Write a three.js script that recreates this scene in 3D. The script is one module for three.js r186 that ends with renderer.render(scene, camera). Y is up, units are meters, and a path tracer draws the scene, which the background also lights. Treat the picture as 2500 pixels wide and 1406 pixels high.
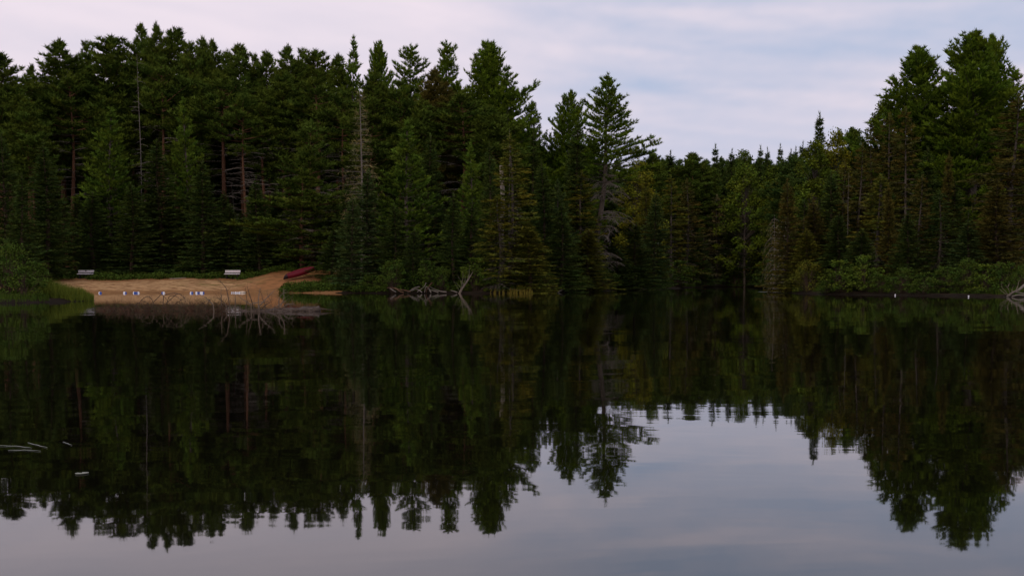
import * as THREE from 'three';
import { mergeGeometries } from 'three/addons/utils/BufferGeometryUtils.js';
import { createNoise2D, createNoise3D } from 'simplex-noise';

// ---------------------------------------------------------------- camera
const F = 2800, PITCH = 4 * Math.PI / 180, EYE = 1.25;          // focal length in photo pixels, tilt, height over the water
const scene = new THREE.Scene();
const camera = new THREE.PerspectiveCamera(2 * Math.atan(703 / F) * 180 / Math.PI, 2500 / 1406, 0.1, 4000);
camera.position.set(0, EYE, 0);
camera.rotation.x = -PITCH;
camera.setViewOffset(2500, 1406, 0, -176, 2500, 1406);
const renderer = new THREE.WebGLRenderer({ antialias: true });
renderer.setSize(1024, 575);
renderer.toneMapping = THREE.LinearToneMapping;
renderer.toneMappingExposure = 1.0;
renderer.shadowMap.enabled = true;

// ---------------------------------------------------------------- random numbers and noise
function rngOf(seed) { let s = seed >>> 0; return () => { s = (s + 0x6d2b79f5) | 0; let t = Math.imul(s ^ (s >>> 15), 1 | s); t = (t + Math.imul(t ^ (t >>> 7), 61 | t)) ^ t; return ((t ^ (t >>> 14)) >>> 0) / 4294967296; }; }
const n2 = createNoise2D(rngOf(11)), n3 = createNoise3D(rngOf(12));
const clamp = (x, a = 0, b = 1) => Math.min(b, Math.max(a, x));
const lerp = (a, b, t) => a + (b - a) * t;
const smooth = (a, b, x) => { const t = clamp((x - a) / (b - a)); return t * t * (3 - 2 * t); };
const fbm2 = (x, y, o = 4) => { let s = 0, a = 0.5; for (let i = 0; i < o; i++) { s += a * n2(x, y); x *= 2.03; y *= 2.03; a *= 0.5; } return s; };

// ---------------------------------------------------------------- sky: thin evening overcast with blue breaks
{
  const W = 2048, Hh = 1024, data = new Float32Array(W * Hh * 4);
  for (let j = 0; j < Hh; j++) {
    const el = ((j + 0.5) / Hh - 0.5) * Math.PI, sy = Math.sin(el), cy = Math.cos(el);
    for (let i = 0; i < W; i++) {
      const phi = ((i + 0.5) / W - 0.5) * 2 * Math.PI, o = (j * W + i) * 4;
      const x = cy * Math.cos(phi), z = cy * Math.sin(phi);
      let r = 0.62, g = 0.56, b = 0.62;
      if (el > -0.02) {
        const e = Math.max(sy, 0), ph = el * 10;
        const wx = x + 0.12 * n3(x * 2, ph, z * 2), wz = z + 0.12 * n3(x * 2 + 9, ph, z * 2);
        let c = 0, a = 0.5, f = 2.6;
        for (let q = 0; q < 6; q++) { c += a * n3(wx * f + q * 7.3, (ph + 0.9 * x) * f * 0.8, wz * f - q * 3.1); f *= 2.05; a *= 0.6; }
        const az = Math.atan2(x, -z);                              // 0 straight ahead, positive to the right
        const side = smooth(-0.1, 0.14, az) * (1 - smooth(0.9, 1.8, az));
        const high = smooth(0.02, 0.16, e);
        let cover = clamp(0.87 - 0.47 * side * high + c * (0.3 + 0.7 * high) * (0.2 + 0.5 * side));
        cover = lerp(cover, clamp(0.6 + c * 0.6), smooth(0.3, 0.6, e));
        const pale = [0.80, 0.712, 0.79], blue = [0.46, 0.535, 0.715], low = [0.755, 0.645, 0.715];
        const lf = (1 - smooth(0.0, 0.13, e)) * 0.75;
        const lift = (1 + 0.03 * (1 - side) + 0.03 * c) * (1 + 0.12 * smooth(0.12, 0.5, e));
        const cl = [0, 1, 2].map((q) => lerp(lerp(blue[q], pale[q] * lift, cover), low[q], lf));
        [r, g, b] = cl;
      }
      data[o] = r; data[o + 1] = g; data[o + 2] = b; data[o + 3] = 1;
    }
  }
  const sky = new THREE.DataTexture(data, W, Hh, THREE.RGBAFormat, THREE.FloatType);
  sky.mapping = THREE.EquirectangularReflectionMapping;
  sky.magFilter = sky.minFilter = THREE.LinearFilter; sky.wrapS = THREE.RepeatWrapping;
  sky.needsUpdate = true; sky.name = 'sky';
  scene.background = sky; scene.environment = sky;
}
const sun = new THREE.DirectionalLight(0xffe6cf, 0.6);
sun.name = 'sunlight';
sun.position.set(-70, 110, 60); sun.target.position.set(0, 0, -120); scene.add(sun.target);
sun.castShadow = true; sun.shadow.radius = 30; sun.shadow.mapSize.set(2048, 2048);
Object.assign(sun.shadow.camera, { left: -120, right: 120, top: 120, bottom: -120, near: 1, far: 500 });
scene.add(sun);

// ---------------------------------------------------------------- a pixel of the photograph at a depth -> a point
function at(u, v, D) {
  const x = (u - 1250) / F, y = (879 - v) / F, c = Math.cos(PITCH), s = Math.sin(PITCH);
  const yy = y * c - s, zz = -y * s - c, t = D / -zz;
  return new THREE.Vector3(x * t, EYE + yy * t, -D);
}
const ground0 = (u, D) => (u - 1250) / F * D * 0.9976;

// ---------------------------------------------------------------- naming
const taken = new Map();
const numbered = (n) => { const k = taken.get(n) || 0; taken.set(n, k + 1); return k ? n + '_' + String(k).padStart(3, '0') : n; };
function tag(o, label, category, group, kind) {
  if (label) o.userData.label = label;
  if (category) o.userData.category = category;
  if (group) o.userData.group = group;
  if (kind) o.userData.kind = kind;
  return o;
}
function mesh(name, geo, mat, parent) {
  const m = new THREE.Mesh(geo, mat); m.castShadow = m.receiveShadow = true;
  m.name = parent ? name : numbered(name); (parent || scene).add(m); return m;
}
function thing(name, label, category, group) {
  const g = new THREE.Group(); g.name = numbered(name); scene.add(g); return tag(g, label, category, group);
}

// ---------------------------------------------------------------- geometry collector
class Geo {
  constructor() { this.p = []; this.c = []; this.uv = []; }
  tri(ax, ay, az, bx, by, bz, cx, cy, cz, r, g, b) {
    this.p.push(ax, ay, az, bx, by, bz, cx, cy, cz); this.c.push(r, g, b, r, g, b, r, g, b); this.uv.push(0, 0, 1, 0, 0.5, 1);
  }
  // a tapered tube through points [[x,y,z,r], ...]
  tube(pts, sides = 5, col = [1, 1, 1], cap = false) {
    let len = 0; const rings = [];
    for (let i = 0; i < pts.length; i++) {
      const a = pts[Math.max(0, i - 1)], b = pts[Math.min(pts.length - 1, i + 1)];
      let dx = b[0] - a[0], dy = b[1] - a[1], dz = b[2] - a[2]; const l = Math.hypot(dx, dy, dz) || 1; dx /= l; dy /= l; dz /= l;
      let ux, uy, uz; if (Math.abs(dy) < 0.9) { ux = dz; uy = 0; uz = -dx; } else { ux = 0; uy = -dz; uz = dy; }
      const ul = Math.hypot(ux, uy, uz) || 1; ux /= ul; uy /= ul; uz /= ul;
      const vx = dy * uz - dz * uy, vy = dz * ux - dx * uz, vz = dx * uy - dy * ux, r = pts[i][3];
      if (i) len += Math.hypot(pts[i][0] - pts[i - 1][0], pts[i][1] - pts[i - 1][1], pts[i][2] - pts[i - 1][2]);
      const ring = [];
      for (let k = 0; k <= sides; k++) {
        const t = k / sides * Math.PI * 2, c = Math.cos(t) * r, s = Math.sin(t) * r;
        ring.push([pts[i][0] + ux * c + vx * s, pts[i][1] + uy * c + vy * s, pts[i][2] + uz * c + vz * s, k / sides * 2 * Math.PI * Math.max(r, 0.02), len]);
      }
      rings.push(ring);
    }
    const quad = (a, b, c) => { for (const q of [a, b, c]) { this.p.push(q[0], q[1], q[2]); this.c.push(...col); this.uv.push(q[3], q[4]); } };
    for (let i = 0; i + 1 < rings.length; i++) for (let k = 0; k < sides; k++) {
      const a = rings[i][k], b = rings[i][k + 1], c = rings[i + 1][k], d = rings[i + 1][k + 1];
      quad(a, b, d); quad(a, d, c);
    }
    if (cap) for (const [e, f] of [[0, 1], [rings.length - 1, 0]]) {
      const o = [pts[e][0], pts[e][1], pts[e][2], 0, 0];
      for (let k = 0; k < sides; k++) f ? quad(o, rings[e][k + 1], rings[e][k]) : quad(o, rings[e][k], rings[e][k + 1]);
    }
  }
  // a spray of pointed needles bundles leaving one point
  tuft(x, y, z, dx, dy, dz, n, size, width, spread, rnd, col) {
    for (let i = 0; i < n; i++) {
      let ax = dx + (rnd() - 0.5) * 2 * spread, ay = dy + (rnd() - 0.5) * 2 * spread, az = dz + (rnd() - 0.5) * 2 * spread;
      const l = Math.hypot(ax, ay, az) || 1, s = size * (0.6 + 0.7 * rnd()) / l; ax *= s; ay *= s; az *= s;
      let bx = rnd() - 0.5, by = rnd() - 0.5, bz = rnd() - 0.5;
      const d = (bx * ax + by * ay + bz * az) / (ax * ax + ay * ay + az * az); bx -= ax * d; by -= ay * d; bz -= az * d;
      const w = width * (0.7 + 0.6 * rnd()) / (Math.hypot(bx, by, bz) || 1) / 2; bx *= w; by *= w; bz *= w;
      const k = 0.8 + 0.4 * rnd(), m = 0.15;
      this.tri(x + ax * m - bx, y + ay * m - by, z + az * m - bz, x + ax * m + bx, y + ay * m + by, z + az * m + bz, x + ax, y + ay, z + az, col[0] * k, col[1] * k, col[2] * k);
    }
  }
  // a flat pointed leaf
  leaf(x, y, z, size, rnd, col, upright = 0.5) {
    const th = rnd() * 6.283, ph = (rnd() - 0.3) * 1.6 * (1 - upright) + (rnd() - 0.5);
    const ax = Math.cos(th) * Math.cos(ph), ay = Math.sin(ph), az = Math.sin(th) * Math.cos(ph);
    let bx = rnd() - 0.5, by = rnd() - 0.5, bz = rnd() - 0.5; const d = bx * ax + by * ay + bz * az; bx -= ax * d; by -= ay * d; bz -= az * d;
    const l = Math.hypot(bx, by, bz) || 1, s = size * (0.7 + 0.6 * rnd()), w = s * 0.3 / l, k = 0.75 + 0.5 * rnd(), c = [col[0] * k, col[1] * k, col[2] * k];
    const mx = x + ax * s * 0.45, my = y + ay * s * 0.45, mz = z + az * s * 0.45;
    this.tri(x, y, z, mx + bx * w, my + by * w, mz + bz * w, x + ax * s, y + ay * s, z + az * s, ...c);
    this.tri(x, y, z, x + ax * s, y + ay * s, z + az * s, mx - bx * w, my - by * w, mz - bz * w, ...c);
  }
  build() {
    const g = new THREE.BufferGeometry();
    g.setAttribute('position', new THREE.Float32BufferAttribute(this.p, 3));
    g.setAttribute('color', new THREE.Float32BufferAttribute(this.c, 3));
    g.setAttribute('uv', new THREE.Float32BufferAttribute(this.uv, 2));
    g.computeVertexNormals(); return g;
  }
  get size() { return this.p.length / 9; }
}

// ---------------------------------------------------------------- materials
function texture(w, h, fn, srgb = false) {
  const d = new Uint8Array(w * h * 4);
  for (let y = 0; y < h; y++) for (let x = 0; x < w; x++) { const c = fn(x / w, y / h), o = (y * w + x) * 4; d[o] = clamp(c[0]) * 255; d[o + 1] = clamp(c[1]) * 255; d[o + 2] = clamp(c[2]) * 255; d[o + 3] = 255; }
  const t = new THREE.DataTexture(d, w, h); t.wrapS = t.wrapT = THREE.RepeatWrapping; t.magFilter = t.minFilter = THREE.LinearFilter; t.needsUpdate = true;
  if (srgb) t.colorSpace = THREE.SRGBColorSpace; return t;
}
// noise that repeats over the unit square
const tile = (u, v, fu, fv, seed) => { const a = u * 2 * Math.PI, b = v * 2 * Math.PI; return n3(Math.cos(a) * fu / 6.28 + seed, Math.sin(a) * fu / 6.28 + Math.cos(b) * fv / 6.28, Math.sin(b) * fv / 6.28 - seed); };
const barkMap = texture(128, 256, (u, v) => { const k = 0.72 + 0.2 * tile(u, v, 26, 3, 3) + 0.1 * tile(u, v, 60, 9, 8); return [k, k, k]; });
const leafMat = (name, r, g, b) => { const m = new THREE.MeshPhysicalMaterial({ vertexColors: true, roughness: 0.85, specularIntensity: 0.05, side: THREE.DoubleSide }); m.color.setRGB(r, g, b); m.name = name; return m; };
const barkMat = (name, r, g, b) => { const m = new THREE.MeshPhysicalMaterial({ vertexColors: true, roughness: 0.95, specularIntensity: 0.2, map: barkMap, bumpMap: barkMap, bumpScale: 0.02 }); m.color.setRGB(r, g, b); m.name = name; return m; };
const M = {
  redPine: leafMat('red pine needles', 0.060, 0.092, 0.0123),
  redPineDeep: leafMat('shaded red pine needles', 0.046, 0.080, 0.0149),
  whitePine: leafMat('white pine needles', 0.078, 0.128, 0.0105),
  whiteYoung: leafMat('young white pine needles', 0.074, 0.124, 0.0135),
  spruce: leafMat('spruce needles', 0.044, 0.071, 0.0140),
  spruceBlue: leafMat('blue green spruce needles', 0.051, 0.082, 0.0210),
  spruceYellow: leafMat('yellowish spruce needles', 0.101, 0.108, 0.0140),
  spruceBrown: leafMat('browned spruce needles', 0.074, 0.068, 0.014),
  broad: leafMat('broad leaves', 0.082, 0.115, 0.011),
  broadYellow: leafMat('yellow green leaves', 0.12, 0.125, 0.011),
  shrub: leafMat('shrub leaves', 0.05, 0.082, 0.012),
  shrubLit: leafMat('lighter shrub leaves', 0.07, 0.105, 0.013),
  lichen: leafMat('lichen and dead twigs', 0.146, 0.134, 0.0560),
  orange: barkMat('orange pine bark', 0.17, 0.086, 0.05),
  grey: barkMat('grey bark', 0.12, 0.10, 0.08),
  brown: barkMat('brown bark', 0.085, 0.06, 0.042),
  dead: barkMat('weathered dead wood', 0.23, 0.20, 0.165),
  deadDim: barkMat('dull dead wood', 0.19, 0.165, 0.14),
  pale: barkMat('pale dead wood', 0.36, 0.31, 0.25),
  red: barkMat('reddish dead needles', 0.13, 0.06, 0.03),
};

// ---------------------------------------------------------------- shoreline and ground height
const SHORE = [[-900, 40], [-400, 58], [40, 62], [180, 66.5], [225, 68.5], [215, 74], [110, 84], [20, 98], [60, 107], [130, 110], [400, 110.5], [640, 111], [850, 108.5], [1000, 107], [1180, 106], [1290, 109], [1380, 118], [1470, 131], [1570, 147], [1650, 168], [1700, 190], [1760, 202], [1860, 196], [1885, 172], [1905, 140], [1885, 123], [1935, 108], [2010, 101], [2120, 96.5], [2300, 90], [2500, 83.5], [2800, 72], [3300, 52], [4200, 30]]
  .map(([u, D]) => [ground0(u, D), -D]).concat([[90, 12], [-80, 12]]);
function shore(x, z) {                                             // signed distance to the water's edge, positive on land
  let best = 1e9, inside = false;
  for (let i = 0, n = SHORE.length, j = n - 1; i < n; j = i++) {
    const [ax, az] = SHORE[j], [bx, bz] = SHORE[i], ex = bx - ax, ez = bz - az;
    const t = clamp(((x - ax) * ex + (z - az) * ez) / (ex * ex + ez * ez)), d = Math.hypot(x - ax - ex * t, z - az - ez * t);
    if (d < best) best = d;
    if ((az > z) !== (bz > z) && x < ax + (z - az) / (bz - az) * (bx - ax)) inside = !inside;
  }
  return inside ? -best : best;
}
const beachMask = (x, z) => smooth(-54, -46, x) * (1 - smooth(-18.5, -14.5, x)) * smooth(-101, -106, z);
function height(x, z, d = shore(x, z)) {
  if (d < 0) return Math.max(-2.2, d * 0.22);
  const bump = 0.12 * n2(x * 0.13, z * 0.13) + 0.05 * n2(x * 0.5, z * 0.5);
  const bank = Math.min(d * 0.4, 0.2) + Math.min(0.04 * Math.max(0, d - 2), 7) + bump * smooth(0.5, 4, d);
  const slope = lerp(0.118, 0.185, smooth(-29, -24.5, x));
  const sand = d < 12 ? slope * d : slope * 12 + (d - 12) * 0.03;
  return lerp(bank, sand + bump * 0.4 * smooth(1, 4, d), beachMask(x, z));
}
{
  const line = (parts) => { const out = []; for (const [a, b, s] of parts) { const n = Math.round((b - a) / s); for (let i = 0; i < n; i++) out.push(a + (b - a) * i / n); } out.push(parts.at(-1)[1]); return out; };
  const xs = line([[-1500, -200, 130], [-200, -80, 8], [-80, 80, 1.1], [80, 200, 8], [200, 1500, 130]]), zs = line([[-2600, -320, 190], [-320, -225, 5], [-225, -52, 1.1], [-52, 60, 6], [60, 700, 130]]);
  const p = [], c = [], uv = [], idx = [];
  for (const z of zs) for (const x of xs) {
    const d = shore(x, z), h = height(x, z, d); p.push(x, h, z); uv.push(x, z);
    const k = 0.8 + 0.5 * fbm2(x * 0.3, z * 0.3, 3);
    const wet = smooth(1.6, 0.3, d) * 0.7; c.push(k * (1 - wet), k * (1 - wet), k * (1 - wet));
  }
  const n = xs.length;
  for (let j = 0; j + 1 < zs.length; j++) for (let i = 0; i + 1 < n; i++) { const a = j * n + i; idx.push(a, a + n, a + 1, a + 1, a + n, a + n + 1); }
  const g = new THREE.BufferGeometry();
  g.setAttribute('position', new THREE.Float32BufferAttribute(p, 3)); g.setAttribute('color', new THREE.Float32BufferAttribute(c, 3)); g.setAttribute('uv', new THREE.Float32BufferAttribute(uv, 2));
  g.setIndex(idx); g.computeVertexNormals();
  const m = new THREE.MeshPhysicalMaterial({ vertexColors: true, roughness: 1, specularIntensity: 0.15 }); m.color.setRGB(0.05, 0.035, 0.02); m.name = 'forest floor';
  tag(mesh('ground', g, m), 'dark forest floor rising from the lake shore', null, null, 'structure');
}
// the sand of the beach, a finer sheet over the ground
{
  const x0 = -58, x1 = -13.5, z0 = -131, z1 = -103.5, s = 0.16, nx = Math.round((x1 - x0) / s), nz = Math.round((z1 - z0) / s), p = [], c = [], uv = [], idx = [];
  for (let j = 0; j <= nz; j++) for (let i = 0; i <= nx; i++) {
    const x = lerp(x0, x1, i / nx), z = lerp(z0, z1, j / nz), d = shore(x, z);
    const w = fbm2(x * 0.25 + 5, z * 0.25, 3);
    const back = 12.2 - 1.6 * smooth(-34, -41, x) + 1.6 * w - 2.2 * smooth(-33, -28, x) * smooth(-24, -27, x);
    const edge = smooth(back + 2.5, back + 0.6, d) * smooth(-56, -53, x) * (1 - smooth(-17.2, -14.8, x - 0.8 * w)) * smooth(-2.4, -1.2, d);
    p.push(x, height(x, z, d) + lerp(-0.12, 0.035, edge) + 0.012 * n2(x * 2.2, z * 2.2) + 0.01 * n2(x * 5, z * 5), z); uv.push(x, z);
    // dry pale sand, damp strip at the water, brown needle litter, thin grass
    let col = [1, 1, 1]; const mix = (o, k) => { k = clamp(k); col = col.map((q, e) => lerp(q, o[e], k)); };
    const streak = fbm2(x * 0.35, z * 1.6, 4), fine = fbm2(x * 1.7, z * 3.5, 3);
    col = col.map((q) => q * (0.93 + 0.34 * streak + 0.34 * fine + 0.16 * n2(x * 3.1, z * 6)));
    mix([0.66, 0.47, 0.36], smooth(-29, -24.5, x) * 0.9); mix([0.36, 0.26, 0.2], smooth(-23.5, -21, x) * 0.8);
    mix([0.50, 0.42, 0.34], smooth(2.6, 0.9, d + 1.1 * streak) * 0.95);
    mix([0.36, 0.30, 0.26], smooth(0.06, 0.32, fbm2(x * 0.5 + 40, z * 1.2 + 3, 4)) * 0.9); mix([0.5, 0.4, 0.32], smooth(0.15, 0.4, fbm2(x * 1.4 - 9, z * 2.6, 3)) * 0.7);
    mix([0.42, 0.31, 0.22], smooth(back - 3.2, back - 0.2, d + 1.4 * fine) * 0.9);
    const gr = smooth(0.05, 0.4, fbm2(x * 0.33 + 9, z * 0.8 - 7, 3)) * smooth(-36, -32, x) * smooth(-24, -27, x) * smooth(3, 5, d) * smooth(10.5, 8, d);
    mix([0.28, 0.40, 0.22], gr * 0.8);
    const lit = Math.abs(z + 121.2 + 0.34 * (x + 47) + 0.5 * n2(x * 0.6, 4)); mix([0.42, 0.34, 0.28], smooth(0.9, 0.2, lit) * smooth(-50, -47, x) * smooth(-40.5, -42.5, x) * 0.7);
    c.push(...col);
  }
  for (let j = 0; j < nz; j++) for (let i = 0; i < nx; i++) { const a = j * (nx + 1) + i; idx.push(a, a + nx + 1, a + 1, a + 1, a + nx + 1, a + nx + 2); }
  const g = new THREE.BufferGeometry();
  g.setAttribute('position', new THREE.Float32BufferAttribute(p, 3)); g.setAttribute('color', new THREE.Float32BufferAttribute(c, 3)); g.setAttribute('uv', new THREE.Float32BufferAttribute(uv, 2));
  g.setIndex(idx); g.computeVertexNormals();
  const m = new THREE.MeshPhysicalMaterial({ vertexColors: true, roughness: 0.95, specularIntensity: 0.2 }); m.color.setRGB(0.46, 0.28, 0.13); m.name = 'sand';
  tag(mesh('beach', g, m), 'sandy beach with brown needle litter and a damp edge', null, null, 'structure');
}
// the lake
{
  const N = 1024;
  const waves = (u, v, list) => { let s = 0; for (const [fu, fv, a, seed] of list) s += a * tile(u, v, fu, fv, seed); return s; };
  // one texture of 12 m: crests mostly across the view
  const fine = texture(N, N, (u, v) => { const h = 0.5 + 0.5 * waves(u, v, [[9, 16, 0.5, 1], [14, 34, 0.3, 5], [22, 70, 0.16, 9]]); return [h, h, h]; });
  const hN = 512, big = new Float32Array(hN * hN);
  for (let y = 0; y < hN; y++) for (let x = 0; x < hN; x++) big[y * hN + x] = waves(x / hN, y / hN, [[7, 12, 0.6, 21], [12, 26, 0.32, 25], [20, 48, 0.16, 29]]);
  const normalMap = texture(hN, hN, (u, v) => {
    const x = Math.round(u * hN), y = Math.round(v * hN), q = (a, b) => big[((b + hN) % hN) * hN + (a + hN) % hN];
    const k = 2.0, dx = (q(x + 1, y) - q(x - 1, y)) * k, dy = (q(x, y + 1) - q(x, y - 1)) * k; return [0.5 - dx * 0.5, 0.5 - dy * 0.5, 1];
  });
  fine.repeat.set(1 / 12, 1 / 12); normalMap.repeat.set(1 / 47, 1 / 47);
  const m = new THREE.MeshPhysicalMaterial({ roughness: 0.02, ior: 1.52, bumpMap: fine, bumpScale: 0.00055, normalMap, normalScale: new THREE.Vector2(0.006, 0.006) });
  m.color.setRGB(0.0035, 0.003, 0.0018); m.name = 'still tea-dark water';
  const g = new THREE.PlaneGeometry(700, 500, 1, 1); g.rotateX(-Math.PI / 2); g.translate(0, 0, -215);
  const uv = g.attributes.uv, p = g.attributes.position; for (let i = 0; i < uv.count; i++) uv.setXY(i, p.getX(i), -p.getZ(i));
  tag(mesh('water', g, m), 'still dark lake mirroring the forest and the sky', null, null, 'structure');
}

// water ruffled by air along the foot of the banks
for (const [a, b, what] of [[15, 20, 'the spruce bank'], [25, 31, 'the far shore']]) {
  const p = [], idx = [], pts = SHORE.slice(a, b).map(([x, z]) => new THREE.Vector3(x, 0, z)), cv = new THREE.CatmullRomCurve3(pts, false, 'centripetal'), n = 60;
  for (let i = 0; i <= n; i++) { const q = cv.getPoint(i / n), t = cv.getTangent(i / n), w = 1.3 + 0.9 * n2(i * 0.25, a); for (const [o, e] of [[-1.2, 0], [w, 1]]) { let x = q.x + t.z * o, z = q.z - t.x * o; if (e && shore(x, z) > 0) { x = q.x - t.z * o; z = q.z + t.x * o; } p.push(x, 0.004, z); } }
  for (let i = 0; i < n; i++) { const k = i * 2; idx.push(k, k + 1, k + 2, k + 1, k + 3, k + 2); }
  const g = new THREE.BufferGeometry(); g.setAttribute('position', new THREE.Float32BufferAttribute(p, 3)); g.setIndex(idx); g.computeVertexNormals();
  const nn = g.attributes.normal; for (let i = 0; i < nn.count; i++) nn.setXYZ(i, 0, 1, 0);
  const m = new THREE.MeshPhysicalMaterial({ roughness: 0.3, ior: 1.4, side: THREE.DoubleSide }); m.color.setRGB(0.012, 0.009, 0.007); m.name = 'ruffled water';
  tag(mesh('water_edge', g, m), 'thin pale line of ruffled water along ' + what, null, null, 'structure');
}

// ---------------------------------------------------------------- trees
const R2 = Math.PI / 180;
function conifer(o) {
  const rnd = rngOf(o.seed), wood = new Geo(), leaf = new Geo(), dead = new Geo();
  const H = o.H, lean = o.lean || (() => [0, 0]), wob = o.wobble ?? 0.1, ph = rnd() * 9;
  const axis = (y) => { const l = lean(y / H); return [l[0] + wob * Math.sin(y * 0.35 + ph), l[1] + wob * Math.cos(y * 0.29 + ph * 2)]; };
  const tr = []; for (let i = 0; i <= 16; i++) { const t = i / 16, [x, z] = axis(t * H); tr.push([x, t * H, z, Math.max(0.012, o.r0 * Math.pow(1 - t, 0.85) * (i ? 1 : 1.35))]); }
  wood.tube(tr, 7);
  const shade = () => { const k = lerp(0.7, 1.3, rnd()), y = (rnd() - 0.5) * (o.hue ?? 0.25); return [k * (1 + y), k, k * (1 - y)]; };
  function limb(y, az, L, e0, e1, foliage, rb, target) {
    const [x0, z0] = axis(y), N = 6, pts = []; let x = x0, yy = y, z = z0, a = az; const col = shade(), step = L / N;
    for (let i = 0; i <= N; i++) {
      const s = i / N, e = lerp(e0, e1, Math.pow(s, o.bendPow ?? 1.3));
      pts.push([x, yy, z, Math.max(0.006, rb * (1 - s * 0.92)), a, e]);
      x += Math.cos(a) * Math.cos(e) * step; z += Math.sin(a) * Math.cos(e) * step; yy += Math.sin(e) * step; a += (rnd() - 0.5) * (target === dead ? 0.9 : o.crook ?? 0.25); if (target === dead) yy += (rnd() - 0.5) * step * 0.35;
    }
    target.tube(pts, 3);
    const along = (s) => { const f = clamp(s) * N, i = Math.min(N - 1, Math.floor(f)), t = f - i, p = pts[i], q = pts[i + 1]; return [lerp(p[0], q[0], t), lerp(p[1], q[1], t), lerp(p[2], q[2], t), p[4], p[5]]; };
    if (foliage > 0) {
      const T = o.tuft, put = (px, py, pz, a, e, tip) => {
        if (rnd() > foliage) return;
        const k = tip ? 1.18 : 1; leaf.tuft(px, py, pz, Math.cos(a) * Math.cos(e) * T.fwd, Math.sin(e) * T.fwd + T.up, Math.sin(a) * Math.cos(e) * T.fwd, T.n, T.size, T.w, T.spread, rnd, [col[0] * k * (tip ? 1.06 : 1), col[1] * k, col[2] * k]);
      };
      const start = o.padStart + (rnd() - 0.5) * 0.15;
      for (let s = start; s <= 1.001; s += T.step / L) {
        const [px, py, pz, a, e] = along(s); put(px, py, pz, a, e, s > 0.9);
      }
      for (let s = Math.max(0.08, start - 0.08); s < 0.98; s += o.twigStep / L * (0.7 + 0.6 * rnd())) {
        const [px, py, pz, a, e] = along(s), sd = rnd() < 0.5 ? -1 : 1, ta = a + sd * (0.6 + 0.6 * rnd()), tl = L * o.twig * (1.05 - 0.75 * s) * (0.55 + 0.8 * rnd()), te = e + (rnd() - 0.4) * (o.twigRise ?? 0.4);
        const n = Math.max(1, Math.round(tl / T.step));
        for (let i = 1; i <= n; i++) { const f = i / n * tl; put(px + Math.cos(ta) * Math.cos(te) * f, py + Math.sin(te) * f + f * f * (o.twigBend ?? 0), pz + Math.sin(ta) * Math.cos(te) * f, ta, te, i === n); }
      }
    } else if (foliage < 0) {                                       // a dead limb with fine bare twigs
      for (let s = 0.25; s < 1; s += (o.deadTwigStep ?? 0.35) / L) for (const sd of [-1, 1]) {
        if (rnd() < 0.25) continue;
        const [px, py, pz, a, e] = along(s), ta = a + sd * (0.5 + 0.6 * rnd()), tl = Math.min(1.1, L * 0.4) * (1.1 - s) * (0.5 + rnd()), te = e + (rnd() - 0.5) * 0.7 - (o.deadDroop ?? 0.1);
        const q = [px + Math.cos(ta) * tl * 0.5, py + Math.sin(te) * tl * 0.5, pz + Math.sin(ta) * tl * 0.5];
        target.tube([[px, py, pz, 0.012], [...q, 0.01], [px + Math.cos(ta + 0.3) * tl, py + Math.sin(te - 0.3) * tl, pz + Math.sin(ta + 0.3) * tl, 0.006]], 3);
      }
    }
  }
  const lob = rnd() * 6.28, lobes = o.lobes ?? 0.2;
  let w = 0;
  for (let y = o.base * H; y < H - (o.topGap ?? 0.35); w++) {
    const t = (y - o.base * H) / (H - o.base * H);
    const n = Math.max(2, Math.round(o.per * (0.75 + 0.5 * rnd()) * (t > 0.85 ? 0.8 : 1)));
    for (let i = 0; i < n; i++) {
      const az = w * 2.4 + i / n * 6.283 + (rnd() - 0.5) * 0.7;
      if (rnd() < (o.gap ?? 0.08)) continue;
      let L = o.R * o.profile(t) * (o.vary ? lerp(1 - o.vary, 1 + o.vary * 0.6, rnd()) : 1) * (1 + lobes * Math.sin(az * 2 + lob + y * 0.9)) * (o.side ? o.side(az, t) : 1);
      if (L < 0.12) continue; L = Math.max(L, 0.22);
      limb(y + (rnd() - 0.5) * o.whorl * 0.5, az, L, lerp(o.e0[0], o.e0[1], t) + (rnd() - 0.5) * 0.2, lerp(o.e1[0], o.e1[1], t) + (rnd() - 0.5) * 0.2, o.leafy ? o.leafy(t, rnd) : 1, Math.min(o.r0 * 0.35, 0.012 + L * 0.014), wood);
    }
    y += o.whorl * lerp(1, o.topWhorl ?? 0.6, t) * (0.8 + 0.4 * rnd());
  }
  if (!o.noLeader) { const [x, z] = axis(H), T = o.tuft, c = shade(); for (let i = 0; i < 5; i++) leaf.tuft(x, H - i * T.size * 0.6, z, 0, 1, 0, T.n, T.size * 1.1, T.w, 0.5 + i * 0.16, rnd, c); }
  if (o.dead) for (let i = 0; i < o.dead.n; i++) {
    const f = rnd(), y = lerp(o.dead.from, o.dead.to, f) * H, L = lerp(o.dead.L[0], o.dead.L[1], rnd()) * (o.dead.taper ? lerp(1, o.dead.taper, f) : 1), az = rnd() * 6.283;
    limb(y, az, L * (o.dead.side ? o.dead.side(az) : 1), (o.dead.e?.[0] ?? 0.1) + (rnd() - 0.5) * 0.3, (o.dead.e?.[1] ?? -0.3) + (rnd() - 0.5) * 0.5, -1, 0.012 + L * 0.012, dead);
  }
  return { H, R: o.size ?? o.R * 0.8, wood: wood.build(), leaf: leaf.size ? leaf.build() : null, dead: dead.size ? dead.build() : null };
}
const broadProfile = (a, b) => (t) => Math.pow(clamp(Math.sin(Math.PI * Math.pow(lerp(0.12, 1, t), a))), b);
const cone = (p, f = 0.12) => (t) => Math.pow(1 - t, p) * smooth(-f, f * 1.6, t + 0.02);
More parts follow.
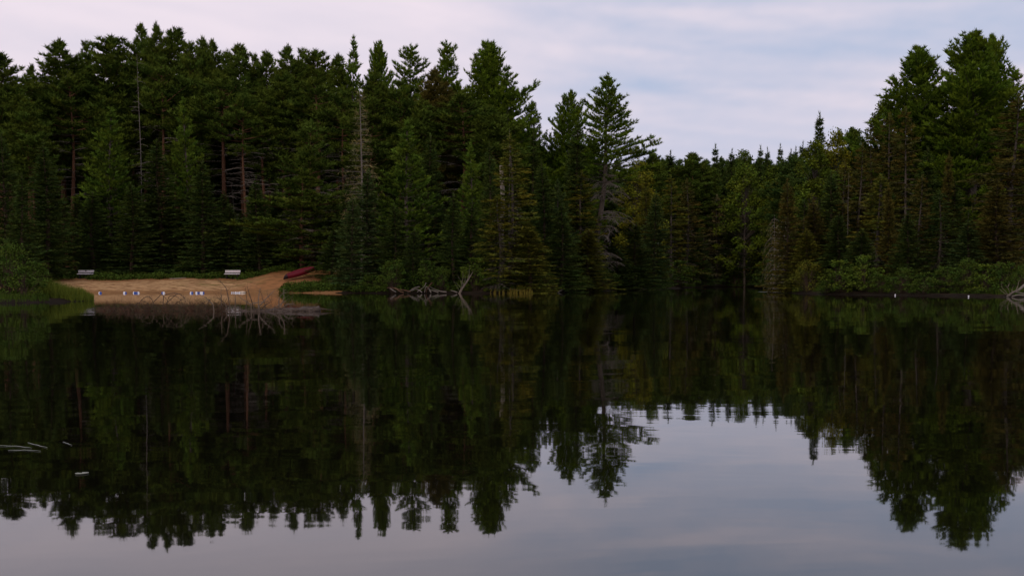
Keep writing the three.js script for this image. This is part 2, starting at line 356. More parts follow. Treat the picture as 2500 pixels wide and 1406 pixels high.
const PT = {};                                                      // the tree shapes
const pineTuft = { n: 13, size: 0.5, w: 0.09, spread: 0.75, fwd: 0.55, up: 0.7, step: 0.32 };
for (const [k, seed] of [['redA', 101], ['redB', 102], ['redC', 103]]) PT[k] = conifer({
  seed, H: 26, r0: 0.27, base: k === 'redC' ? 0.42 : 0.52, R: 3.1, profile: (t) => Math.pow(clamp(1 - Math.pow(t, k === 'redB' ? 2.0 : 1.5)), 0.72) * smooth(-0.15, 0.2, t) + 0.03, vary: 0.3, whorl: 0.66, topWhorl: 0.62, per: 5.6, gap: 0.07, lobes: 0.2,
  e0: [0.0, 0.6], e1: [0.35, 1.0], padStart: 0.3, twig: 0.46, twigStep: 0.26, twigRise: 0.6, tuft: pineTuft, crook: 0.5,
  dead: { n: 26, from: 0.2, to: 0.58, L: [0.8, 2.6], e: [0.1, -0.1] },
});
for (const [k, seed] of [['redD', 111], ['redE', 112]]) PT[k] = conifer({   // high layered crown on a long bare trunk
  seed, H: 23, r0: 0.25, base: 0.68, R: 3.2, profile: (t) => Math.pow(clamp(1 - Math.pow(t, 1.7)), 0.75) * smooth(-0.2, 0.3, t) + 0.03, vary: 0.4, whorl: 0.8, topWhorl: 0.6, per: 5.2, gap: 0.12, lobes: 0.3,
  e0: [0.0, 0.7], e1: [0.3, 1.0], padStart: 0.4, twig: 0.46, twigStep: 0.26, twigRise: 0.6, tuft: pineTuft, crook: 0.6,
  dead: { n: 44, from: 0.28, to: 0.72, L: [0.8, 3.4], e: [0.15, -0.4] },
});
for (const [k, seed] of [['padA', 121], ['padB', 122]]) PT[k] = conifer({   // wide scrubby pine in shelves down to the ground
  seed, H: 17, r0: 0.22, base: 0.08, R: 3.6, profile: (t) => Math.pow(clamp(1 - Math.pow(t, 2.0)), 0.7) * (0.8 + 0.2 * Math.sin(t * 22)) * smooth(-0.25, 0.2, t), vary: 0.45, whorl: 0.9, topWhorl: 0.6, per: 6, gap: 0.12, lobes: 0.35,
  e0: [-0.1, 0.6], e1: [0.15, 0.9], padStart: 0.4, twig: 0.46, twigStep: 0.26, twigRise: 0.5, tuft: pineTuft, crook: 0.6,
  dead: { n: 40, from: 0.1, to: 0.6, L: [1, 3.2], e: [0.0, -0.4] },
});
const whiteTuft = { n: 13, size: 0.46, w: 0.085, spread: 0.62, fwd: 0.8, up: 0.5, step: 0.33 };
for (const [k, seed] of [['whiteA', 201], ['whiteB', 202]]) PT[k] = conifer({   // old white pines, broad plumes in tiers
  seed, H: 27, r0: 0.42, base: 0.2, R: 5.4, profile: (t) => Math.pow(1 - t, 0.72) * smooth(-0.2, 0.25, t) + 0.035, vary: 0.38, whorl: 0.92, topWhorl: 0.6, per: 6.4, gap: 0.08, lobes: 0.25,
  e0: [-0.05, 0.55], e1: [0.3, 0.9], bendPow: 1.8, padStart: 0.22, twig: 0.4, twigStep: 0.24, twigRise: 0.3, tuft: whiteTuft, crook: 0.3,
  dead: { n: 16, from: 0.1, to: 0.45, L: [1, 3], e: [0.1, -0.2] },
});
PT.whiteC = conifer({                                               // wide round-topped white pine
  seed: 211, H: 27, r0: 0.45, base: 0.16, R: 5.6, profile: (t) => Math.pow(clamp(1 - Math.pow(t, 1.6)), 0.8) * smooth(-0.2, 0.2, t) + 0.035, vary: 0.36, whorl: 0.9, topWhorl: 0.62, per: 6.4, gap: 0.08, lobes: 0.25,
  e0: [-0.08, 0.95], e1: [0.3, 1.2], bendPow: 1.7, padStart: 0.24, twig: 0.4, twigStep: 0.24, twigRise: 0.3, tuft: whiteTuft, crook: 0.3, dead: { n: 14, from: 0.08, to: 0.4, L: [1, 3], e: [0.1, -0.2] },
});
for (const [k, seed] of [['giantA', 231], ['giantB', 232]]) PT[k] = conifer({ // full round-topped giants with plumes in tiers
  seed, H: 27, r0: 0.45, base: 0.14, R: 5.6, profile: (t) => Math.pow(clamp(1 - Math.pow(t, 1.9)), 0.72) * (0.86 + 0.14 * Math.sin(t * 31)) * smooth(-0.3, 0.15, t) + 0.02, vary: 0.36, whorl: 0.85, topWhorl: 0.55, per: 7, gap: 0.07, lobes: 0.22,
  e0: [-0.08, 0.95], e1: [0.28, 1.2], bendPow: 1.6, padStart: 0.2, twig: 0.4, twigStep: 0.23, twigRise: 0.3, tuft: whiteTuft, crook: 0.35, dead: { n: 14, from: 0.06, to: 0.4, L: [1, 3], e: [0.1, -0.2] },
});
for (const [k, seed] of [['youngA', 221], ['youngB', 222]]) PT[k] = conifer({   // young white pines, feathery cones
  seed, H: 17, r0: 0.2, base: 0.1, R: 3.1, profile: (t) => Math.pow(1 - t, 0.8) * smooth(-0.3, 0.2, t) + 0.05 * (1 - t), vary: 0.3, whorl: 0.72, topWhorl: 0.65, per: 5.4, gap: 0.06, lobes: 0.15,
  e0: [0.0, 0.8], e1: [0.35, 1.15], bendPow: 1.5, padStart: 0.3, twig: 0.36, twigStep: 0.25, twigRise: 0.4, tuft: { ...whiteTuft, size: 0.36, step: 0.3 }, crook: 0.25,
  leafy: (t, rnd) => t < 0.28 ? 0.55 : 1, dead: { n: 16, from: 0.05, to: 0.4, L: [0.8, 2], e: [0.1, -0.1] },
});
const spruceTuft = { n: 6, size: 0.34, w: 0.07, spread: 0.5, fwd: 1, up: -0.05, step: 0.24 };
for (const [k, seed] of [['spruceA', 301], ['spruceB', 302], ['spruceC', 303]]) PT[k] = conifer({
  seed, H: 15, r0: 0.17, base: 0.02, R: k === 'spruceC' ? 2.0 : 2.5, profile: cone(k === 'spruceB' ? 0.95 : 0.8, 0.03), vary: 0.3, whorl: 0.42, topWhorl: 0.6, per: 6.4, gap: 0.05, lobes: 0.12,
  e0: [-0.2, 0.55], e1: [0.02, 0.35], padStart: 0.15, twig: 0.34, twigStep: 0.2, twigRise: 0.25, tuft: spruceTuft, crook: 0.2, hue: 0.3,
});
for (const [k, seed] of [['sparseA', 321], ['sparseB', 322]]) PT[k] = conifer({ // thin old spruces, bare grey limbs low down
  seed, H: 18, r0: 0.18, base: 0.12, R: 2.3, profile: (t) => Math.pow(1 - t, 0.62) * smooth(-0.3, 0.25, t), vary: 0.5, whorl: 0.5, topWhorl: 0.7, per: 4.6, gap: 0.14, lobes: 0.35,
  e0: [-0.35, 0.3], e1: [-0.2, 0.25], padStart: 0.3, twig: 0.34, twigStep: 0.24, twigRise: 0.35, tuft: { ...spruceTuft, n: 9, size: 0.38, w: 0.08, up: -0.2, spread: 0.6 }, crook: 0.35, hue: 0.4,
  leafy: (t, rnd) => t < 0.3 ? 0.45 + 0.3 * rnd() : 0.95, dead: { n: 46, from: 0.04, to: 0.6, L: [0.7, 2.2], e: [-0.25, -0.6], taper: 0.6 }, deadDroop: 0.3,
});
for (const [k, seed] of [['slimA', 341], ['slimB', 342]]) PT[k] = conifer({     // slim spires on the far bank
  seed, H: 16, r0: 0.13, base: 0.05, R: 1.9, profile: (t) => Math.pow(1 - t, 0.9) * (0.85 + 0.15 * Math.sin(t * 19)) + 0.07, vary: 0.4, whorl: 0.5, topWhorl: 0.6, per: 6, gap: 0.06, lobes: 0.15,
  e0: [-0.3, 0.4], e1: [0.0, 0.5], padStart: 0.1, twig: 0.42, twigStep: 0.22, twigRise: 0.4, tuft: { ...spruceTuft, n: 9, size: 0.44, w: 0.09 }, crook: 0.3, hue: 0.3,
});
PT.leaning = conifer({                                              // old pine leaning out, crown at its top only, dead limbs to one side
  seed: 401, H: 27, r0: 0.42, base: 0.52, R: 4.4, wobble: 0.12, lean: (t) => [1.6 * t * t + 0.9 * Math.sin(t * 3), 0.6 * t], profile: (t) => Math.pow(clamp(1 - Math.pow(t, 1.35)), 0.8), vary: 0.36, whorl: 0.75, topWhorl: 0.6, per: 5.8, gap: 0.1, lobes: 0.2,
  side: (az, t) => 1 + 0.12 * Math.cos(az) * (1 - t), e0: [0.1, 0.75], e1: [0.35, 1.0], bendPow: 1.6, padStart: 0.28, twig: 0.38, twigStep: 0.26, twigRise: 0.35, tuft: whiteTuft, crook: 0.35,
  leafy: (t, rnd) => t < 0.16 ? (rnd() < 0.45 ? -1 : 0.8) : 1,
  dead: { n: 80, from: 0.1, to: 0.58, L: [1.6, 4.4], e: [0.1, -1.1], side: (az) => 1 + 0.3 * Math.cos(az) }, deadTwigStep: 0.22, deadDroop: 0.4,
});
const deadTuft = { n: 3, size: 0.42, w: 0.03, spread: 0.9, fwd: 0.9, up: -0.1, step: 0.36 };
PT.deadSpruce = conifer({ size: 2.0, seed: 411, H: 16, r0: 0.15, base: 0.1, R: 2.1, profile: (t) => Math.pow(1 - t, 0.85) + 0.06, vary: 0.4, whorl: 0.5, topWhorl: 0.6, per: 4.5, gap: 0.1, e0: [0, 0.1], e1: [-0.4, 0], padStart: 0.25, twig: 0.4, twigStep: 0.3, tuft: deadTuft, noLeader: true, crook: 0.4 });
PT.snag = conifer({ size: 1.9, seed: 412, H: 9, r0: 0.17, base: 0.12, R: 3.0, profile: (t) => Math.pow(1 - t, 0.5) * 0.8 + 0.2, vary: 0.4, whorl: 0.42, topWhorl: 0.7, per: 4, gap: 0.15, e0: [-0.3, 0.1], e1: [-1.4, -1.2], bendPow: 0.7, padStart: 0.35, twig: 0.3, twigStep: 0.5, tuft: { ...deadTuft, up: -0.7, n: 2, w: 0.035, step: 0.45 }, noLeader: true, crook: 0.9 });
PT.pole = conifer({ size: 0.9, seed: 413, H: 17, r0: 0.075, base: 0.99, R: 0.3, profile: () => 0, whorl: 1, per: 1, e0: [0, 0], e1: [0, 0], padStart: 0.5, twig: 0.3, twigStep: 1, tuft: spruceTuft, noLeader: true,
  dead: { n: 34, from: 0.3, to: 0.98, L: [0.3, 0.9], e: [0, -0.3] }, deadTwigStep: 0.5 });
{ // a snapped trunk with a blunt top and a few stubs
  const w = new Geo(), d = new Geo(), rnd = rngOf(414), pts = [];
  for (let i = 0; i <= 10; i++) pts.push([0.05 * Math.sin(i), i * 1.3, 0.05 * Math.cos(i * 1.3), 0.2 - 0.006 * i]);
  w.tube(pts, 7, [1, 1, 1], true);
  for (let i = 0; i < 22; i++) { const y = 3 + rnd() * 9.5, a = rnd() * 6.28, L = 0.4 + 1.2 * rnd(); d.tube([[0, y, 0, 0.025], [Math.cos(a) * L * 0.6, y - 0.1 * L, Math.sin(a) * L * 0.6, 0.018], [Math.cos(a + 0.3) * L, y - 0.4 * L, Math.sin(a + 0.3) * L, 0.006]], 3); }
  PT.broken = { H: 13, R: 0.2, wood: w.build(), leaf: null, dead: d.build() };
}
// broad-leaved crowns: leaf clumps at the ends of forking limbs
function broadleaf(o) {
  const rnd = rngOf(o.seed), wood = new Geo(), leaf = new Geo();
  const tr = []; for (let i = 0; i <= 8; i++) tr.push([0.15 * Math.sin(i * 0.8 + o.seed), i / 8 * o.H * 0.9, 0.15 * Math.cos(i * 0.6), Math.max(0.02, o.r0 * (1 - i / 9))]);
  if (!o.bush) wood.tube(tr, 6);
  for (let i = 0; i < o.limbs; i++) {
    const t = o.bush ? rnd() : Math.pow(rnd(), 0.85), y0 = o.bush ? 0 : lerp(o.base, 0.8, t) * o.H, a = rnd() * 6.283;
    const yc = lerp(o.base, 1, t) * o.H, rr = o.R * Math.pow(clamp(Math.sin(Math.PI * lerp(o.lo ?? 0.2, 0.97, t))), 0.7) * (o.bush ? 0.35 + 0.85 * rnd() : 0.55 + 0.5 * rnd()) * (1 + 0.22 * Math.sin(a * 3 + o.seed));
    const x = Math.cos(a) * rr, z = Math.sin(a) * rr, y = Math.min(yc + rr * 0.1, o.H * 1.02);
    const k0 = o.bush ? [Math.cos(a) * 0.15, 0, Math.sin(a) * 0.15] : [0, y0, 0];
    wood.tube([[...k0, o.bush ? 0.025 : 0.02 + 0.012 * rr], [x * 0.5, lerp(k0[1], y, 0.65), z * 0.5, 0.02], [x, y, z, 0.006]], 3);
    const k = lerp(0.65, 1.3, rnd()), hue = (rnd() - 0.5) * 0.3, col = [k * (1 + hue), k, k * (1 - hue)], s = o.clump * (o.bush ? 0.4 + 1.0 * rnd() : 0.6 + 0.7 * rnd());
    for (let q = 0; q < o.leaves; q++) {
      const th = rnd() * 6.283, c = rnd() * 2 - 1, m = Math.pow(rnd(), 0.4) * s, f = Math.sqrt(1 - c * c);
      leaf.leaf(x + Math.cos(th) * f * m, Math.max(0.05, y + c * m * 0.7), z + Math.sin(th) * f * m, o.leafSize, rnd, col, 0.6);
    }
  }
  return { H: o.H, R: o.R, wood: wood.build(), leaf: leaf.build(), dead: null };
}
PT.broadA = broadleaf({ seed: 501, H: 14, R: 3.4, r0: 0.18, base: 0.12, limbs: 150, leaves: 52, clump: 0.8, leafSize: 0.3, lo: 0.3 });
PT.broadB = broadleaf({ seed: 502, H: 15, R: 2.8, r0: 0.16, base: 0.1, limbs: 150, leaves: 46, clump: 0.65, leafSize: 0.28, lo: 0.35 });
PT.roundTop = broadleaf({ seed: 503, H: 15, R: 3.2, r0: 0.2, base: 0.68, limbs: 90, leaves: 70, clump: 0.7, leafSize: 0.3, lo: 0.22 });
PT.shrubA = broadleaf({ seed: 511, H: 3, R: 1.7, r0: 0.05, base: 0.08, limbs: 60, leaves: 48, clump: 0.42, leafSize: 0.16, bush: true, lo: 0.35 });
PT.shrubB = broadleaf({ seed: 512, H: 3, R: 1.3, r0: 0.05, base: 0.05, limbs: 46, leaves: 50, clump: 0.38, leafSize: 0.17, bush: true, lo: 0.42 });
PT.shrubC = broadleaf({ seed: 513, H: 3, R: 2.0, r0: 0.05, base: 0.06, limbs: 75, leaves: 46, clump: 0.4, leafSize: 0.13, bush: true, lo: 0.4 });

const KIND = {  // shape -> [name, category, bark, needles, dead wood]
  redD: ['red_pine', 'pine tree', 'orange', 'redPine', 'dead'], redE: ['red_pine', 'pine tree', 'orange', 'redPine', 'dead'], padA: ['red_pine', 'pine tree', 'orange', 'redPine', 'dead'], padB: ['red_pine', 'pine tree', 'orange', 'redPine', 'dead'],
  redA: ['red_pine', 'pine tree', 'orange', 'redPine', 'dead'], redB: ['red_pine', 'pine tree', 'orange', 'redPine', 'dead'], redC: ['red_pine', 'pine tree', 'orange', 'redPine', 'dead'],
  giantA: ['white_pine', 'pine tree', 'grey', 'whitePine', 'grey'], giantB: ['white_pine', 'pine tree', 'grey', 'whitePine', 'grey'],
  whiteA: ['white_pine', 'pine tree', 'grey', 'whitePine', 'grey'], whiteB: ['white_pine', 'pine tree', 'grey', 'whitePine', 'grey'], whiteC: ['white_pine', 'pine tree', 'grey', 'whitePine', 'grey'],
  youngA: ['young_pine', 'pine tree', 'grey', 'whiteYoung', 'grey'], youngB: ['young_pine', 'pine tree', 'grey', 'whiteYoung', 'grey'],
  spruceA: ['spruce_tree', 'spruce tree', 'brown', 'spruce', 'grey'], spruceB: ['spruce_tree', 'spruce tree', 'brown', 'spruce', 'grey'], spruceC: ['spruce_tree', 'spruce tree', 'brown', 'spruce', 'grey'],
  sparseA: ['old_spruce', 'spruce tree', 'grey', 'spruceBrown', 'dead'], sparseB: ['old_spruce', 'spruce tree', 'grey', 'spruceBrown', 'dead'],
  slimA: ['slim_spruce', 'spruce tree', 'brown', 'spruce', 'grey'], slimB: ['slim_spruce', 'spruce tree', 'brown', 'spruce', 'grey'],
  leaning: ['leaning_pine', 'pine tree', 'grey', 'whitePine', 'deadDim'], deadSpruce: ['dead_spruce', 'dead tree', 'dead', 'lichen', 'dead'], snag: ['dead_snag', 'dead tree', 'dead', 'lichen', 'dead'], pole: ['dead_pole', 'dead tree', 'dead', null, 'dead'], broken: ['broken_trunk', 'dead tree', 'pale', null, 'dead'],
  broadA: ['leafy_tree', 'broadleaf tree', 'grey', 'broad', 'grey'], broadB: ['leafy_tree', 'broadleaf tree', 'grey', 'broad', 'grey'], roundTop: ['round_tree', 'broadleaf tree', 'grey', 'redPine', 'grey'],
  shrubA: ['shrub', 'shrub', 'brown', 'shrub', 'grey'], shrubB: ['shrub', 'shrub', 'brown', 'shrub', 'grey'], shrubC: ['shrub', 'shrub', 'brown', 'shrub', 'grey'],
};
const first = new Map();
let turn = 0;
// one tree whose top is seen at pixel (u, v) at depth D; w = half width of its crown in photo pixels
function tree(kind, u, v, D, w, label, opt = {}) {
  const [name, category, bark, needles, dead] = KIND[kind], pt = PT[kind], leafM = M[opt.leaf || needles], key = kind + (opt.leaf || '') + (opt.bark || '');
  let t;
  if (!first.has(key)) {
    t = new THREE.Group();
    const part = (n, g, m) => { const q = new THREE.Mesh(g, m); q.name = n; q.castShadow = q.receiveShadow = true; if (n === 'dead_branches' || n === 'twigs') q.userData.kind = 'stuff'; t.add(q); };
    part(name === 'shrub' ? 'stems' : 'trunk', pt.wood, M[opt.bark || bark]);
    if (pt.leaf) part(name === 'shrub' ? 'foliage' : category === 'dead tree' ? 'twigs' : 'crown', pt.leaf, leafM);
    if (pt.dead) part('dead_branches', pt.dead, M[dead]);
    first.set(key, t);
  } else t = first.get(key).clone();
  t.name = numbered(opt.name || name); scene.add(t);
  const top = at(u, v, D), y0 = (opt.y ?? height(top.x, top.z)) - 0.15, s = (top.y - y0) / pt.H, k = w ? w * D / F / pt.R : s;
  t.position.set(top.x - (kind === 'leaning' ? 1.73 * k : 0), y0, top.z); t.scale.set(k, s, k);
  t.rotation.y = opt.turn ?? (turn += 2.399);
  t.userData = {}; tag(t, label, category, opt.group);
  return t;
}
// the trees behind the beach stand at the back of the sand
const behindSand = (u) => 9 * smooth(110, 170, u) * (1 - smooth(770, 850, u));
// ---------------------------------------------------------------- the forest, tree by tree
// [shape, u, v, depth, half width, label, options]: u, v is where the photograph shows the tip
const SKYLINE = [
  ['redB', -6, 135, 138, 75, 'tall dark red pine cut by the picture edge, behind the shrubby point'],
  ['redA', 72, 163, 146, 38, 'thin open red pine top in the first dip of the skyline'],
  ['redC', 145, 104, 141, 78, 'broad red pine with a pointed centre tip, high above the leafy point bushes'],
  ['redA', 208, 106, 144, 40, 'slim ragged red pine just before the widest flat-topped crown'],
  ['redB', 272, 93, 139, 82, 'widest flat-topped red pine crown, above the bench nearer the grassy point'],
  ['redA', 345, 66, 143, 50, 'narrow red pine spire, first of the highest cluster of tops'],
  ['redC', 380, 62, 140, 42, 'highest red pine top of the whole forest bank'],
  ['redB', 424, 74, 142, 62, 'dense red pine with several blunt tips beside the highest top'],
  ['redA', 462, 108, 139, 48, 'red pine shoulder stepping down from the highest cluster'],
  ['redC', 496, 96, 141, 48, 'forked red pine tip next to the stepped shoulder, two points close together'],
  ['redA', 520, 103, 146, 40, 'red pine tip just behind the forked one above the sand'],
  ['redB', 584, 114, 141, 52, 'red pine with an even pointed tip straight above the bench by the canoe'],
  ['redC', 556, 128, 146, 40, 'small red pine tip half hidden next to the even pointed one'],
  ['redA', 622, 138, 145, 34, 'low red pine top in the gentle dip above the canoe side of the beach'],
  ['redB', 652, 130, 143, 40, 'small dome-shaped red pine top next to the low dip'],
  ['redC', 703, 117, 140, 52, 'red pine with a double tip above the red canoe'],
  ['redA', 737, 124, 144, 40, 'red pine top squeezed between the double tip and its taller neighbour'],
  ['redB', 772, 126, 141, 58, 'smooth conical red pine top before the notch above the round mid-height pine'],
  ['redC', 822, 138, 142, 50, 'red pine top with brown gaps beside the tall candle-shaped pine'],
  ['youngA', 858, 96, 143, 70, 'candle-shaped light green pine rising alone over the dead grey spruce'],
  ['giantA', 926, 105, 145, 66, 'open-branched white pine top with many upturned tips'],
  ['whiteB', 1002, 114, 144, 92, 'triangular white pine top above the brightest young pine'],
  ['whiteB', 1088, 105, 143, 88, 'pointed white pine with a symmetrical top next to the big round crown'],
  ['giantB', 1190, 106, 136, 122, 'big round-crowned white pine at the end of the high forest wall'],
  ['whiteA', 1236, 165, 134, 88, 'white pine with long upswept limbs stepping down over the sky gap'],
  ['whiteB', 1297, 250, 140, 62, 'feathery white pine on the outer slope of the high forest wall'],
  ['whiteC', 1391, 225, 141, 84, 'white pine standing just behind the leaning old pine'],
];
const MIDDLE = [
  ['redD', 540, 186, 131, 80, 'red pine with round pads of needles and a bare orange trunk above the sand'],
  ['redE', 592, 236, 128, 50, 'red pine with a straight orange trunk beside bleached hanging branches'],
  ['redD', 170, 190, 132, 70, 'red pine below the broad pointed crown, needles in dull layers'],
  ['redE', 392, 150, 133, 66, 'red pine whose slanting orange trunk shows below a high crown'],
  ['redC', 690, 178, 131, 66, 'shadowed red pine with a dark reddish trunk above the canoe'],
  ['redD', 772, 200, 129, 74, 'red pine with shelf-like pads right over the round mid-height pine'],
  ['redE', 836, 232, 133, 56, 'red pine with a long bare trunk beside the dead grey spruce'],
  ['redC', 908, 178, 131, 62, 'dark red pine filling the space behind the dead spruce tip'],
  ['redE', 975, 205, 133, 60, 'red pine with a thin brown trunk behind the brightest young pine'],
  ['redC', 1062, 172, 131, 58, 'browning red pine with thin reddish needles and bare inner limbs', { leaf: 'spruceBrown' }],
  ['redD', 1130, 232, 128, 84, 'broad dark red pine in front of the big round crown, trunk showing orange below'],
  ['redC', 1200, 262, 127, 70, 'dense red pine just above the snapped grey trunk'],
  ['redA', 62, 248, 131, 58, 'dark pine low at the picture edge with drooping shelves'],
  ['redC', 262, 205, 134, 60, 'red pine directly behind the pale young pine over the first bench'],
  ['redD', 640, 222, 130, 60, 'red pine with bleached twigs beneath, between bare trunk and canoe'],
  ['redC', 462, 188, 133, 54, 'red pine in shade beside the yellow-green young pine'],
  ['redA', 320, 160, 136, 54, 'dim red pine behind the thin bare dead pole'],
  ['redB', 20, 215, 137, 60, 'shaded pine right at the picture edge under the cut-off crown'],
  ['redB', 1030, 250, 129, 54, 'half-hidden red pine above the pointed spruces'],
  ['youngB', 264, 268, 121, 92, 'pale feathery young pine above the bench nearer the grassy point'],
  ['youngA', 450, 244, 124, 66, 'yellow-green young pine between two bare orange trunks'],
  ['youngB', 992, 300, 115, 96, 'brightest young pine, a full light green cone standing forward', { leaf: 'whiteYoung' }],
  ['padA', 758, 300, 117, 84, 'round mid-height pine leaning out over the canoe, crown down to the shrubs'],
  ['padB', 735, 430, 115, 92, 'low shelf-branched pine right behind the red canoe'],
  ['youngA', 1362, 440, 121, 52, 'dark green young pine among the spruces before the leaning pine', { leaf: 'spruceBlue' }],
  ['youngB', 1150, 352, 118, 56, 'young pine with a blunt green tip next to the pointed spruce pair'],
  ['deadSpruce', 880, 208, 117, 0, 'tall dead grey spruce, all its fine bare twigs still on'],
  ['pole', 335, 132, 125, 24, 'thin pale dead pole reaching up among the red pines'],
  ['pole', 1243, 316, 112, 18, 'pale bare pole rising beside the snapped trunk'],
  ['broken', 1226, 404, 111, 7, 'snapped pinkish grey trunk with a blunt top'],
  ['pole', 566, 440, 133, 26, 'short bleached dead stem with tangled twigs under the orange trunks'],
];
const FRONT = [
  ['spruceC', 106, 348, 119, 58, 'spruce spire beside the point bushes, drooping lower limbs'],
  ['spruceA', 4, 330, 116, 66, 'dark spruce at the picture edge standing above the point bushes'],
  ['spruceB', 48, 425, 113, 58, 'spruce low behind the point bushes, soft dark tiers'],
  ['spruceB', 385, 345, 121, 84, 'wide dark spruce between the two benches, taller of the shadowed pair'],
  ['spruceA', 318, 448, 117, 62, 'shorter spruce next to the wide dark one, boughs to the ground'],
  ['spruceC', 222, 470, 117, 56, 'dim spruce right behind the bench with the dark notch'],
  ['spruceC', 492, 392, 118, 58, 'narrow spruce with a visible trunk near the bench by the canoe'],
  ['spruceA', 556, 500, 119, 54, 'short spruce straight behind the bench by the canoe'],
  ['spruceB', 626, 434, 117, 56, 'spruce with a light pointed tip to the canoe side of the second bench'],
  ['spruceC', 676, 462, 120, 48, 'dark spruce close behind the tip-lit one near the canoe'],
  ['spruceA', 858, 480, 111, 52, 'bluish spruce first past the canoe, layered boughs to the bank', { leaf: 'spruceBlue' }],
  ['spruceC', 896, 415, 113, 56, 'taller bluish spruce below the dead grey one', { leaf: 'spruceBlue' }],
  ['spruceB', 812, 560, 113, 50, 'low dark spruce hiding the far end of the canoe'],
  ['spruceC', 1106, 476, 110, 42, 'small spruce in the shade beside the brightest young pine'],
  ['spruceB', 1196, 346, 114, 46, 'sharp-tipped spruce beside the snapped trunk'],
  ['spruceA', 722, 540, 120, 60, 'dark spruce whose boughs sweep the ground directly behind the canoe'],
  ['spruceC', 764, 520, 119, 50, 'shaded spruce behind the upper end of the canoe'],
  ['sparseA', 1248, 332, 109, 66, 'yellowish thin spruce with bleached limbs behind the snapped trunk', { leaf: 'spruceYellow' }],
  ['sparseB', 1218, 480, 108, 62, 'low yellowish spruce under the snapped trunk, boughs over the water', { leaf: 'spruceYellow' }],
  ['spruceA', 1292, 540, 109, 66, 'dense low spruce spreading over the sedge at the waterline', { leaf: 'spruceYellow' }],
  ['spruceC', 1325, 396, 118, 50, 'dark spruce with a bare pale stem in the hollow before the leaning pine'],
  ['spruceA', 1412, 296, 127, 58, 'dark narrow spruce directly beside the leaning pine crown'],
  ['spruceB', 1372, 500, 117, 62, 'low dark spruce at the foot of the hollow'],
  ['spruceB', 1300, 320, 127, 60, 'deep shaded spruce in the gap below the outer white pine'],
  ['sparseA', 1420, 420, 126, 54, 'thin spruce with olive boughs just before the leaning trunk', { leaf: 'spruceYellow' }],
  ['spruceC', 1436, 560, 124, 62, 'low olive spruce at the foot of the leaning pine', { leaf: 'spruceYellow' }],
  ['leaning', 1484, 186, 128, 84, 'old leaning pine with a bare grey trunk and dead limbs over the inlet', { turn: 0 }],
  ['spruceB', 1552, 545, 144, 58, 'dark spruce on the bank just behind the leaning pine'],
  ['spruceC', 1508, 610, 138, 52, 'low spruce under the dead limbs of the leaning pine'],
  ['spruceA', 1600, 470, 152, 46, 'shadowed blue-green spruce at the mouth of the inlet', { leaf: 'spruceBlue' }],
  ['spruceC', 1048, 330, 122, 52, 'dark spruce tucked behind the brightest young pine'],
  ['spruceA', 962, 500, 112, 50, 'dark spruce at the foot of the brightest young pine'],
  ['spruceB', 1150, 500, 111, 52, 'spruce with dim drooping tiers above the small leaning dead stem'],
  ['spruceC', 1010, 560, 109, 40, 'little spruce with a rusty leader above the driftwood roots'],
];
